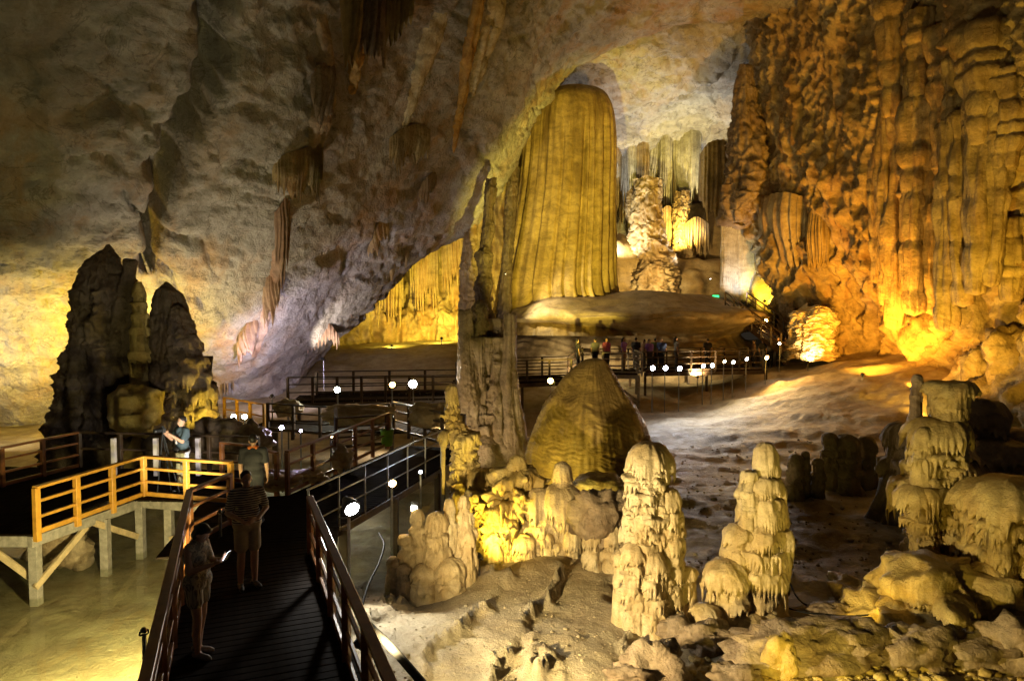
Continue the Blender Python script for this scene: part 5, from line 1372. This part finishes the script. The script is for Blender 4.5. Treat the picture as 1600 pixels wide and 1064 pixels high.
railing('pale front railing of the viewing platform', [np.array([a3[0] + 1.2, a3[1] - 1.2, zP]), np.array([b3[0], b3[1] - 1.2, zP]), np.array([b3[0] + .1, b3[1] + 1.2, zP])], .98, M['timber_g'], spacing=1.0, nmid=2)
br = bar('platform_brace', np.array([b3[0] - 1.6, b3[1] - 1.2, zP - .3]), np.array([b3[0] - .1, b3[1] - 1.2, zP - 1.4]), .08, .12, M['timber_g'])
tag(br, 'diagonal timber brace under the viewing platform corner', 'brace')
a4, b4 = W(996, 577, 37.2), W(1180, 566, 38.5)
far_deck('long visitors walkway in front of the mound', (a4, b4 + [0, 0, a4[2] - b4[2]]), 2.4)
railing('front railing of the long visitors walkway', [np.array([a4[0], a4[1] - 1.2, a4[2]]), np.array([b4[0], b4[1] - 1.2, a4[2]])], 1.0, M['timber_d'], spacing=1.3, nmid=2)
railing('back railing of the long visitors walkway', [np.array([a4[0] - 3, a4[1] + 1.2, a4[2]]), np.array([b4[0], b4[1] + 1.2, a4[2]])], 1.0, M['timber_d'], spacing=1.5, nmid=2)
# stairs
s0, s1 = W(1238, 548, 39.5), W(1150, 482, 43.5)
root = empty('staircase', s0, 'dark stairs that climb left to the top of the mound', 'stairs')
ns = 24
dv = s1 - s0
sd = np.array([-dv[1], dv[0], 0]); sd /= np.linalg.norm(sd)
me = None
V, F = bar_geo((-.8, 0, 0), (.8, 0, 0), .3, .05)
for i in range(ns):
    o = link_mesh('tread', V, F, M['timber_d'], root, smooth=False) if me is None else bpy.data.objects.new('tread', me)
    if me is None: me = o.data
    else:
        o.parent = root; COL.objects.link(o)
    o.location = dv * (i + .5) / ns
    o.rotation_euler = (0, 0, math.atan2(sd[1], sd[0]))
for s in (-1, 1):
    bar('stringer', sd * s * .82 - [0, 0, .12], dv + sd * s * .82 - [0, 0, .12], .07, .26, M['timber_d'], root)
for s, lab in ((-1, 'railing along the near side of the stairs'), (1, 'railing along the far side of the stairs')):
    railing(lab, [s0 + sd * s * .85, s1 + sd * s * .85], 1.0, M['timber_d'], spacing=.8, nmid=2, foot=False)
# green exit lamp
p = W(1118, 464, 46)
root = empty('exit_sign', p, 'small glowing green exit sign at the top of the stairs', 'exit sign')
bar('sign_case', (-.24, 0, 0), (.24, 0, 0), .09, .26, M['black'], root)
bar('sign_face', (-.21, -.052, 0), (.21, -.052, 0), .012, .21, emit('green_sign', (.05, 1, .25), 3.0), root)
bar('sign_post', (0, .02, -.9), (0, .02, -.13), .05, .05, M['black'], root, up=(0, 1, 0))

# cables and a pipe
tag(tube('cable', [W(592, 832, 12.0), W(600, 850, 11.8), W(592, 880, 11.2), W(575, 915, 10.6), W(564, 960, 9.9), W(566, 1000, 9.4)], 0.016, M['cable']), 'black cable looping down from the big white floodlight', 'cable')
tag(tube('pipe', [W(560, 960, 9.2), W(615, 1015, 8.4), W(680, 1090, 7.6)], .05, M['cable']), 'thick dark pipe leaning beside the right railing', 'pipe')
tag(tube('cable', [G(1215, 850, -1.1), G(1230, 900, -1.1), G(1260, 945, -1.1), G(1330, 940, -1.08)], .016, M['cable']), 'thin dark cable on the floor right of the front pair', 'cable')
tag(tube('cable', [G(1200, 935, -1.1), G(1250, 955, -1.1), G(1330, 962, -1.05), G(1400, 955, -1.0)], .014, M['cable']), 'second thin cable curving round the dark floor', 'cable')

# ------------------------------------------------------------------ people
def capsule(p, q, r1, r2, n=14, m=5):
    p, q = np.array(p, float), np.array(q, float)
    a = q - p
    L = np.linalg.norm(a)
    a = a / L if L > 1e-6 else np.array([0, 0, 1.0])
    s = np.cross(a, [0.3, 0.9, 0.25]); s /= np.linalg.norm(s)
    u = np.cross(s, a)
    R = [(-r1 * math.cos(k * math.pi / 2 / m), r1 * math.sin(k * math.pi / 2 / m), 0) for k in range(0, m + 1)] + \
        [(r2 * math.sin(k * math.pi / 2 / m), r2 * math.cos(k * math.pi / 2 / m), 1) for k in range(0, m + 1)]
    th = np.linspace(0, 2 * math.pi, n, endpoint=False)
    V = np.array([[(p if e == 0 else q) + a * t + max(r, 1e-4) * (math.cos(x) * s + math.sin(x) * u) for x in th] for t, r, e in R])
    F = grid_faces(len(R), n, True).tolist()
    return V.reshape(-1, 3), F, n

def ellipsoid(c, rad, rot=None, n=18, m=12):
    th = np.linspace(0, 2 * math.pi, n, endpoint=False)
    ph = np.linspace(0.02, math.pi - .02, m)
    V = np.array([[(rad[0] * math.sin(b) * math.cos(a), rad[1] * math.sin(b) * math.sin(a), rad[2] * math.cos(b)) for a in th] for b in ph]).reshape(-1, 3)
    if rot is not None: V = V @ np.array(rot).T
    return V + np.array(c), grid_faces(m, n, True).tolist(), n

def fuse(name, shapes, voxel, mat, parent, smooth=3):
    """one continuous skin grown over the given volumes"""
    Vs, Fs, o = [], [], 0
    for V, F, n in shapes:
        Vs.append(V)
        k = len(V)
        Fs += [[i + o for i in f] for f in F]
        Fs.append([o + i for i in range(n)][::-1])
        Fs.append([o + k - n + i for i in range(n)])
        o += k
    me = bpy.data.meshes.new('fuse')
    me.from_pydata(np.concatenate(Vs).tolist(), [], Fs)
    bm = bmesh.new(); bm.from_mesh(me)
    bmesh.ops.recalc_face_normals(bm, faces=bm.faces)
    bm.to_mesh(me); bm.free()
    ob = bpy.data.objects.new(name, me)
    COL.objects.link(ob)
    md = ob.modifiers.new('r', 'REMESH'); md.mode = 'VOXEL'; md.voxel_size = voxel; md.use_smooth_shade = True
    if smooth:
        ms = ob.modifiers.new('s', 'SMOOTH'); ms.factor = .5; ms.iterations = smooth
    dg = bpy.context.evaluated_depsgraph_get()
    new = bpy.data.meshes.new_from_object(ob.evaluated_get(dg))
    ob.modifiers.clear()
    ob.data = new
    bpy.data.meshes.remove(me)
    new.name = name
    new.materials.clear(); new.materials.append(mat)
    ob.parent = parent
    return ob

def rotx(a): c, s = math.cos(a), math.sin(a); return np.array([[1, 0, 0], [0, c, -s], [0, s, c]])
def rotz(a): c, s = math.cos(a), math.sin(a); return np.array([[c, -s, 0], [s, c, 0], [0, 0, 1]])

def hand_shapes(w, d, nrm, side, curl=.5, sc=1.0):
    """palm, four bent fingers and a thumb; d along the hand, nrm out of the palm, side toward the thumb"""
    w, d, nrm = np.array(w, float), np.array(d, float), np.array(nrm, float)
    d /= np.linalg.norm(d); nrm = nrm - d * nrm.dot(d); nrm /= np.linalg.norm(nrm)
    s = np.cross(d, nrm) * side
    S_ = []
    for k in (-.026, -.009, .009, .026):
        S_.append(capsule(w + d * .01, w + d * .085 * sc + s * k, .016, .013, 8, 3))
    for k, L in ((.030, .068), (.010, .078), (-.010, .072), (-.029, .056)):
        a = w + d * .085 * sc + s * k
        c1, c2 = curl * .9, curl * 2.0
        b = a + (d * math.cos(c1) + nrm * math.sin(c1)) * L * .55
        e = b + (d * math.cos(c2) + nrm * math.sin(c2)) * L * .5
        S_ += [capsule(a, b, .0095, .0088, 8, 3), capsule(b, e, .0088, .0072, 8, 3)]
    t0 = w + d * .028 + s * .022
    t1 = t0 + (d * .55 + s * .7 + nrm * .35) * .045
    S_ += [capsule(t0, t1, .013, .011, 8, 3), capsule(t1, t1 + (d * .8 + s * .2 + nrm * .5) * .034, .010, .008, 8, 3)]
    return S_

SKIN = plain('skin', (0.42, 0.24, 0.15), 0.55, 0, 0.12, 20, bump=.05)
HAIR = plain('dark_hair', (0.015, 0.011, 0.009), 0.5, 0, 0.4, 30, (1, 1, .3), bump=.4)
def cloth(name, c, var=.2): return plain(name, c, 0.85, 0, var, 14, bump=.25)
EYEW = plain('eye_white', (.7, .68, .64), .3, 0, .02)
EYED = plain('dark_pupil', (.015, .01, .008), .2, 0, .02)

def person(loc, rz, label, h=1.68, top=None, bottom=None, shorts=False, sleeve='short', hair='short', arms=None, head_pitch=0.0, head_turn=0.0, lean=0.0,
           vox=.009, stance=.10, feet=None, female=False, shoes=None, fingers=True, group=None, eyes=True, skirt=False, step=0.0):
    k = h / 1.70
    root = empty('person', loc, label, 'person', group, rz)
    sh = .165 if female else .185
    L_ = rotx(-lean) if lean else np.eye(3)
    def up(p):                                   # upper body leans from the hips
        p = np.array(p, float)
        hz = np.array([0, 0, .93])
        return ((p - hz) @ rotx(lean).T + hz) * k
    def lo(p): return np.array(p, float) * k
    R = lambda r: r * k
    arms = arms or {}
    la = arms.get('L', ((sh + .05, .02, 1.12), (sh + .05, -.05, .87), (0, -.1, -1), (-1, 0, 0)))
    ra = arms.get('R', ((-sh - .05, .02, 1.12), (-sh - .05, -.05, .87), (0, -.1, -1), (1, 0, 0)))
    body = []
    # trunk
    body += [capsule(up((-.07, .005, 1.28)), up((.07, .005, 1.28)), R(.115), R(.115)), capsule(up((-.05, 0, 1.10)), up((.05, 0, 1.10)), R(.10), R(.10)), capsule(lo((-.075, .01, .95)), lo((.075, .01, .95)), R(.112), R(.112)),
             capsule(up((-sh + .03, .01, 1.395)), up((sh - .03, .01, 1.395)), R(.058), R(.058)), capsule(up((0, .0, 1.05)), up((0, 0, 1.38)), R(.10), R(.095))]
    if female:
        body += [ellipsoid(up((-.065, -.085, 1.255)), (R(.06), R(.055), R(.06))), ellipsoid(up((.065, -.085, 1.255)), (R(.06), R(.055), R(.06)))]
    # head on its neck
    Hm = rotz(head_turn) @ rotx(head_pitch)
    nb = up((0, .012, 1.43))
    def hd(p): return nb + (np.array(p, float) * k) @ Hm.T
    body += [capsule(up((0, .01, 1.38)), hd((0, 0, .07)), R(.056), R(.05))]
    body += [ellipsoid(hd((0, .005, .165)), (R(.073), R(.090), R(.095)), Hm), ellipsoid(hd((0, -.022, .105)), (R(.055), R(.06), R(.07)), Hm), ellipsoid(hd((0, -.055, .068)), (R(.026), R(.024), R(.022)), Hm),
             capsule(hd((0, -.078, .150)), hd((0, -.098, .118)), R(.010), R(.014), 8, 3), ellipsoid(hd((0, -.078, .088)), (R(.024), R(.010), R(.010)), Hm),
             ellipsoid(hd((-.076, .012, .135)), (R(.011), R(.02), R(.031)), Hm), ellipsoid(hd((.076, .012, .135)), (R(.011), R(.02), R(.031)), Hm)]
    # arms
    for sx, (el, wr, hdv, pn) in ((1, la), (-1, ra)):
        s0 = up((sx * sh, .01, 1.385))
        el, wr = up(el), up(wr)
        body += [capsule(s0, el, R(.052), R(.041)), capsule(el, wr, R(.041), R(.028))]
        if fingers:
            body += hand_shapes(wr, hdv, pn, -sx if pn[0] * sx < 0 else sx, .55, k)
        else:
            body += [capsule(wr, wr + np.array(hdv, float) / np.linalg.norm(hdv) * .12, R(.03), R(.022))]
    # legs
    ft = feet or (((stance, .02 + step, .07), 0.15), ((-stance, .02 - step, .07), -0.15))
    legs = []
    for sx, (an, tw) in zip((1, -1), ft):
        hp, an = lo((sx * .085, .01, .92)), lo(an)
        kn = (hp + an) / 2 + np.array([0, -.03, .01]) * k
        legs.append((hp, kn, an))
        fd = np.array([math.sin(tw), -math.cos(tw), 0])
        body += [capsule(hp, kn, R(.085), R(.056)), capsule(kn, kn * .55 + an * .45 + np.array([0, .018, 0]) * k, R(.056), R(.055)), capsule(kn * .55 + an * .45 + np.array([0, .018, 0]) * k, an, R(.055), R(.037)),
                 capsule(an + np.array([0, 0, -.025]), an + fd * .13 * k + np.array([0, 0, -.04]), R(.036), R(.027)), capsule(an + fd * .12 * k + np.array([0, 0, -.043]), an + fd * .17 * k + np.array([0, 0, -.045]), R(.030), R(.022))]
        sv = [capsule(an - fd * .045 * k + np.array([0, 0, -.032]), an + fd * .15 * k + np.array([0, 0, -.042]), R(.043), R(.037)), capsule(an + fd * .13 * k + np.array([0, 0, -.045]), an + fd * .18 * k + np.array([0, 0, -.047]), R(.038), R(.03))]
        fuse('shoe', sv, max(vox, .008), shoes or M['black'], root, 2)
    fuse('body', body, vox, SKIN, root, 2)
    # top
    g = .016
    t_ = [capsule(up((-.075, .005, 1.28)), up((.075, .005, 1.28)), R(.115 + g), R(.115 + g)), capsule(up((-.06, 0, 1.10)), up((.06, 0, 1.10)), R(.105 + g), R(.105 + g)), capsule(lo((-.08, .01, .96)), lo((.08, .01, .96)), R(.112 + g), R(.112 + g)),
          capsule(up((-sh + .03, .01, 1.39)), up((sh - .03, .01, 1.39)), R(.058 + g), R(.058 + g)), capsule(up((0, 0, 1.0)), up((0, 0, 1.37)), R(.105 + g), R(.098 + g))]
    if female:
        t_ += [ellipsoid(up((-.065, -.085, 1.255)), (R(.06 + g), R(.055 + g), R(.06 + g))), ellipsoid(up((.065, -.085, 1.255)), (R(.06 + g), R(.055 + g), R(.06 + g)))]
    if sleeve != 'none':
        for sx, (el, wr, _, _) in ((1, la), (-1, ra)):
            s0, el, wr = up((sx * sh, .01, 1.385)), up(el), up(wr)
            e = el if sleeve == 'long' else s0 + (el - s0) * .72
            t_ += [capsule(s0, e, R(.055 + g), R(.046 + g), 14, 4)]
            if sleeve == 'long': t_ += [capsule(el, el + (wr - el) * .92, R(.044 + g), R(.032 + g))]
    fuse('shirt', t_, vox, top, root, 3)
    # bottom
    b_ = [capsule(lo((-.078, .01, .94)), lo((.078, .01, .94)), R(.114 + g), R(.114 + g))]
    for hp, kn, an in legs:
        if shorts:
            b_ += [capsule(hp, hp + (kn - hp) * (.62 if shorts is True else shorts), R(.088 + g), R(.082 + g))]
        else:
            b_ += [capsule(hp, kn, R(.088 + g), R(.062 + g)), capsule(kn, kn + (an - kn) * .9, R(.062 + g), R(.052 + g))]
    if skirt:
        b_ += [capsule(lo((-.05, .01, .9)), lo((-.09, .01, .62)), R(.13), R(.15)), capsule(lo((.05, .01, .9)), lo((.09, .01, .62)), R(.13), R(.15))]
    fuse('shorts' if shorts else ('skirt' if skirt else 'trousers'), b_, vox, bottom, root, 3)
    # hair
    hs = [ellipsoid(hd((0, .022, .185)), (R(.081), R(.092), R(.092)), Hm)]
    if hair == 'long':
        hs += [capsule(hd((0, .07, .17)), hd((0, .09, -.06)), R(.07), R(.06)), capsule(hd((-.06, .03, .16)), hd((-.06, .06, -.02)), R(.03), R(.03)), capsule(hd((.06, .03, .16)), hd((.06, .06, -.02)), R(.03), R(.03))]
    if hair == 'bob':
        hs += [capsule(hd((-.065, .03, .17)), hd((-.06, .035, .07)), R(.028), R(.028)), capsule(hd((.065, .03, .17)), hd((.06, .035, .07)), R(.028), R(.028)), capsule(hd((0, .07, .17)), hd((0, .075, .06)), R(.055), R(.045)), ellipsoid(hd((0, -.05, .235)), (R(.06), R(.04), R(.03)), Hm)]
    fuse('hair', hs, vox, HAIR, root, 2)
    if eyes:
        for sx in (-1, 1):
            V, F, n = ellipsoid(hd((sx * .031, -.078, .147)), (R(.013), R(.008), R(.0075)), Hm, 10, 6)
            e = link_mesh('eye', V, F, EYEW, root)
            V, F, n = ellipsoid(hd((sx * .031, -.084, .147)), (R(.006), R(.004), R(.006)), Hm, 8, 5)
            link_mesh('pupil', V, F, EYED, e)
    root['_hd'] = 0
    del root['_hd']
    return root, up, hd, lo

# striped and patterned cloth
def striped(name, c1, c2, freq):
    m, nt, b = nmat(name)
    tc = nt.nodes.new('ShaderNodeTexCoord').outputs['Object']
    w = nt.nodes.new('ShaderNodeTexWave')
    w.bands_direction = 'Z'
    w.inputs['Scale'].default_value = freq
    w.inputs['Distortion'].default_value = 1.2
    w.inputs['Detail Scale'].default_value = 2.0
    nt.links.new(tc, w.inputs['Vector'])
    nt.links.new(ramp(nt, w.outputs['Fac'], [(.48, c1), (.56, c2)]), b.inputs['Base Color'])
    b.inputs['Roughness'].default_value = .85
    return m
def floral(name, c1, c2, sc, stretch=(1, 1, 1)):
    m, nt, b = nmat(name)
    tc = nt.nodes.new('ShaderNodeTexCoord').outputs['Object']
    n = ntex(nt, mapping(nt, tc, stretch), sc, 3, .5, 1.0)
    nt.links.new(ramp(nt, n, [(.45, c1), (.55, c2)]), b.inputs['Base Color'])
    b.inputs['Roughness'].default_value = .85
    return m

# the photographer
pl = G(286, 768, 0.0)
ph, up, hd, lo = person(pl, math.radians(-38), 'person in dark shirt and white trousers aiming a camera on the left deck', 1.70, cloth('teal_grey_shirt', (.05, .075, .09)), cloth('white_trousers', (.62, .60, .58)), False, 'short', 'short',
    arms={'L': ((.25, -.12, 1.17), (.10, -.34, 1.36), (-.6, -.6, .5), (-1, .1, .2)), 'R': ((-.26, -.10, 1.17), (-.11, -.34, 1.36), (.6, -.6, .5), (1, .1, .2))}, head_pitch=.05, vox=.012)
fuse('belt_bag', [ellipsoid(lo((.05, -.15, .97)), (.10, .06, .07)), ellipsoid(lo((-.09, -.12, .97)), (.08, .05, .05))], .012, M['black'], ph)
V, F = bar_geo((.02, -.140, 1.10), (.02, -.150, 1.20), .075, .012, (0, 1, 0)); link_mesh('badge', V, F, M['white_d'], ph, smooth=False)
tube('strap', [lo((-.10, -.10, 1.36)), lo((-.04, -.15, 1.22)), lo((.02, -.145, 1.16)), lo((.06, -.15, 1.24)), lo((.11, -.09, 1.36))], .008, M['black'], ph)
cm = empty('camera', Vector(pl) + Matrix.Rotation(math.radians(-38), 3, 'Z') @ Vector((0, -.42, 1.44)), 'black camera on a tripod held by the photographer', 'camera', None, math.radians(-38))
bar('camera_body', (-.075, 0, 0), (.075, 0, 0), .07, .10, M['black'], cm)
bar('viewfinder', (-.025, 0, .065), (.025, 0, .065), .06, .04, M['black'], cm)
th_ = np.linspace(0, 2 * math.pi, 20, endpoint=False)
V = np.array([[(r * math.cos(a), y, r * math.sin(a)) for a in th_] for y, r in ((-.03, .036), (-.12, .038), (-.125, .042), (-.19, .042), (-.19, .034), (-.175, .001))])
link_mesh('lens', V, grid_faces(6, 20, True), M['black'], cm)
for a in (0.4, 2.5, 4.6):
    bar('tripod_leg', (0, 0, -.06), (.30 * math.cos(a), .12 + .26 * math.sin(a), -1.44), .022, .022, M['black'], cm, up=(0, 1, 0))
# woman with the phone
pw = G(312, 1022, 0.0)
wm, up, hd, lo = person(pw, math.radians(78), 'person with dark hair reading a phone by the left railing, in shorts', 1.60, floral('beige_floral_top', (.40, .33, .22), (.16, .14, .11), 22), floral('striped_beige_shorts', (.44, .38, .28), (.10, .08, .06), 9, (6, 6, .25)), .5, 'none', 'bob',
    arms={'L': ((.20, -.06, 1.14), (.06, -.29, 1.22), (-.35, -.75, .35), (-.6, .0, .8)), 'R': ((-.21, -.03, 1.13), (-.08, -.27, 1.20), (.4, -.75, .3), (.6, 0, .8))}, head_pitch=.62, vox=.0115, stance=.075, female=True, shoes=plain('grey_shoe', (.2, .17, .15), .7), step=.05)
tp = Vector(pw) + Matrix.Rotation(math.radians(78), 3, 'Z') @ Vector((-.005, -.40, 1.21))
phn = empty('phone', tp, 'white phone in the hand of the person by the left railing', 'phone', None, math.radians(78))
bar('phone_case', (0, .04, -.05), (0, -.03, .06), .068, .009, plain('white_phone', (.7, .7, .7), .3), phn)
bar('phone_screen', (0, .046, -.042), (0, -.022, .060), .058, .006, emit('phone_glow', (.85, .9, 1), 5.0), phn)
# man in the striped shirt
ps = G(388, 916, 0.0)
sm, up, hd, lo = person(ps, math.radians(35), 'person in a striped shirt and beige shorts standing on the near walkway', 1.72, striped('striped_shirt', (.035, .03, .035), (.42, .36, .28), 9.5), cloth('beige_shorts', (.30, .23, .15)), .75, 'short', 'short',
    arms={'L': ((.27, -.02, 1.13), (.10, -.22, 1.05), (-1, -.25, .0), (0, .9, .2)), 'R': ((-.27, -.02, 1.13), (-.10, -.24, 1.02), (1, -.2, .0), (0, .9, .2))}, vox=.012)
# companion further back
pb = G(398, 818, 0.0)
bm_, up, hd, lo = person(pb, math.radians(-170), 'person in a black shirt with an orange collar, further back on the walkway', 1.72, cloth('black_shirt', (.02, .018, .02)), cloth('dark_trousers', (.03, .028, .03)), False, 'short', 'short', vox=.012, eyes=False)
fuse('collar', [capsule(up((-.05, .02, 1.43)), up((.05, .02, 1.43)), .062, .062)], .012, cloth('orange_collar', (.6, .16, .03)), bm_)
# visitors far away
cols = {'purple': (.22, .10, .36), 'black': (.025, .022, .025), 'grey': (.16, .15, .16), 'pink': (.45, .10, .18), 'blue': (.06, .09, .25), 'white': (.55, .52, .48), 'brown': (.18, .10, .06), 'green': (.10, .13, .05)}
CM = {n: cloth(n + '_clothing', c) for n, c in cols.items()}
far = [  # px, depth, level ref, top, bottom, hair, facing, label
    (903, 36.2, 'P', 'black', 'black', 'long', 100, 'dark clothed visitor alone at the left end of the viewing platform'),
    (930, 36.6, 'P', 'grey', 'black', 'short', 200, 'visitor in grey on the viewing platform, second from its left end'),
    (948, 36.3, 'P', 'pink', 'black', 'long', 20, 'visitor in a pink top on the viewing platform'),
    (975, 36.0, 'P', 'purple', 'brown', 'long', 60, 'visitor in a bright purple top raising an arm'),
    (994, 37.0, 'V', 'black', 'grey', 'short', 150, 'visitor in black just right of the purple top'),
    (1006, 37.4, 'V', 'brown', 'black', 'short', -60, 'visitor in brown in the middle of the group'),
    (1015, 36.9, 'V', 'purple', 'black', 'long', 10, 'visitor in dark purple in the middle of the group'),
    (1024, 37.6, 'V', 'green', 'black', 'short', 170, 'visitor in olive in the middle of the group'),
    (1034, 37.0, 'V', 'blue', 'black', 'short', -20, 'visitor in blue right of the group'),
    (1057, 37.8, 'V', 'grey', 'black', 'long', 90, 'visitor in grey standing apart on the long walkway'),
    (1106, 38.4, 'V', 'black', 'black', 'short', 185, 'tall dark visitor alone on the long walkway'),
    (1178, 40.2, 'S', 'brown', 'black', 'short', -90, 'visitor in brown at the foot of the stairs'),
    (1192, 40.6, 'S', 'black', 'grey', 'short', 10, 'visitor in black at the foot of the stairs'),
    (1204, 40.8, 'S', 'grey', 'black', 'long', 150, 'visitor in grey on the lower stairs'),
    (1216, 40.2, 'S', 'blue', 'black', 'short', 60, 'visitor in blue on the lower stairs'),
    (1228, 39.9, 'S', 'brown', 'brown', 'long', -40, 'visitor in brown near the lit stalagmite'),
]
for j, (px, d, lv, tc, bc, hr, fa, lab) in enumerate(far):
    p = W(px, 520, d)
    zz = {'P': zP, 'V': a4[2]}.get(lv)
    if zz is None:
        zz = max(gz(p[0], p[1]), a4[2] - .2)
    arms = {'L': ((.24, -.1, 1.3), (.16, -.26, 1.58), (0, -.2, 1), (-1, 0, 0))} if 'raising' in lab else None
    person((p[0], p[1], zz), math.radians(fa), lab, 1.58 + .03 * (j % 5), CM[tc], CM[bc], False, 'short', hr, arms=arms, vox=.032, fingers=False, eyes=False, female=hr == 'long', stance=.09)

# ------------------------------------------------------------------ small things
def lathe(name, rows_, mat, parent=None, n=28, loc=None):
    th = np.linspace(0, 2 * math.pi, n, endpoint=False)
    V = np.array([[(r * math.cos(a), r * math.sin(a), z) for a in th] for r, z in rows_])
    return link_mesh(name, V, grid_faces(len(rows_), n, True), mat, parent, loc=loc)
bn = empty('bin', G(605, 697, 0.0), 'bright green litter bin on the second walkway', 'bin')
lathe('bin_body', [(.001, .02), (.15, .02), (.19, .45), (.20, .46), (.20, .49), (.185, .49), (.17, .1), (.001, .09)], plain('green_plastic', (.22, .42, .03), .4), bn)
lathe('rim', [(.19, .47), (.212, .475), (.212, .505), (.188, .505), (.188, .475)], plain('green_rim', (.16, .33, .02), .4), bn)
pr = [(430, 752, 15.8, .34, 'flat pale rock beside the striped shirt', (1.6, 1, .5)), (470, 745, 16.6, .34, 'broad pale rock lit between the brown posts', (1.7, 1, .45)), (560, 648, 22.5, .6, 'pale ridged rock under the dark railing', (1.7, .9, .5)), (535, 715, 17.6, .28, 'round pale stone lit by the small orange lamp', (.9, .8, 1.0)),
      (680, 650, 22, .5, 'pale rock behind the twisted stalagmite', (1.4, .9, .7)), (448, 638, 24, .35, 'small pale rock beside the tiny warm lamp', (1.2, .9, .8)), (395, 690, 19.5, .45, 'dim round boulder behind the photographer', (1.1, .9, 1.0)), (345, 690, 20.5, .6, 'tan boulder at the foot of the dark cluster', (1.2, .9, 1.0)), (100, 850, 14.2, .55, 'yellowish rock under the left deck', (1.0, .8, .9))]
for j, (px, py, d, r, lab, sq) in enumerate(pr):
    p = W(px, py, d)
    V, F = boulder_geo(r, 620 + j, 4, sq, .4, .1, .08)
    V = V + np.array([p[0], p[1], max(p[2], gz(p[0], p[1]) + r * sq[2] * .3)])
    single('boulder', V, F, M['cream'] if j < 6 else M['tanrock'], lab, 'boulder')
# shallow clear pool on the left
m, nt, b = nmat('shallow_water')
out = nt.nodes['Material Output']
tr = nt.nodes.new('ShaderNodeBsdfTransparent'); tr.inputs[0].default_value = (.93, .95, .86, 1)
gl = nt.nodes.new('ShaderNodeBsdfGlossy'); gl.inputs['Roughness'].default_value = .03
fr = nt.nodes.new('ShaderNodeLayerWeight'); fr.inputs['Blend'].default_value = .5
bp = nt.nodes.new('ShaderNodeBump'); bp.inputs['Strength'].default_value = .05
tcw = nt.nodes.new('ShaderNodeTexCoord').outputs['Object']
nt.links.new(ntex(nt, tcw, 2.5, 3), bp.inputs['Height'])
nt.links.new(bp.outputs[0], gl.inputs['Normal']); nt.links.new(bp.outputs[0], fr.inputs['Normal'])
mx = nt.nodes.new('ShaderNodeMixShader')
sch = math_node(nt, 'ADD', math_node(nt, 'MULTIPLY', math_node(nt, 'POWER', fr.outputs['Facing'], 5.0), .75), .02)
nt.links.new(sch, mx.inputs[0]); nt.links.new(tr.outputs[0], mx.inputs[1]); nt.links.new(gl.outputs[0], mx.inputs[2])
nt.links.new(mx.outputs[0], out.inputs['Surface'])
n = 20
xs, ys = np.linspace(-22, -2.2, n), np.linspace(4.5, 20, n)
XX, YY = np.meshgrid(xs, ys)
tag(link_mesh('water', np.stack([XX, YY, np.full_like(XX, -1.22)], -1), grid_faces(n, n), m), 'shallow clear pool over sand on the left', kind='structure')

# grit and pebbles on the floor, too many to count
pv_, pf_, n0 = [], [], 0
rr_ = random.Random(12)
cell, FF = boulder_geo(1.0, 341, 1, (1, 1, .7), .5, .1)
for j in range(1100):
    if j < 700: px, py = rr_.uniform(560, 1100), rr_.uniform(890, 1070)
    else: px, py = rr_.uniform(1060, 1420), rr_.uniform(690, 900)
    p = G(px, py, -1.1)
    s = rr_.uniform(.008, .022) * (2.2 if rr_.random() < .1 else 1) * (1 if j < 700 else 2.2)
    pv_.append(cell * np.array([1, rr_.uniform(.6, 1), rr_.uniform(.5, 1)]) * s @ rotz(rr_.uniform(0, 6)).T + np.array([p[0], p[1], gz(p[0], p[1]) + s * .3]))
    pf_.append(FF + n0); n0 += len(cell)
tag(link_mesh('gravel', np.concatenate(pv_), np.concatenate(pf_), M['ground']), 'loose grit on the cave floor', kind='stuff')
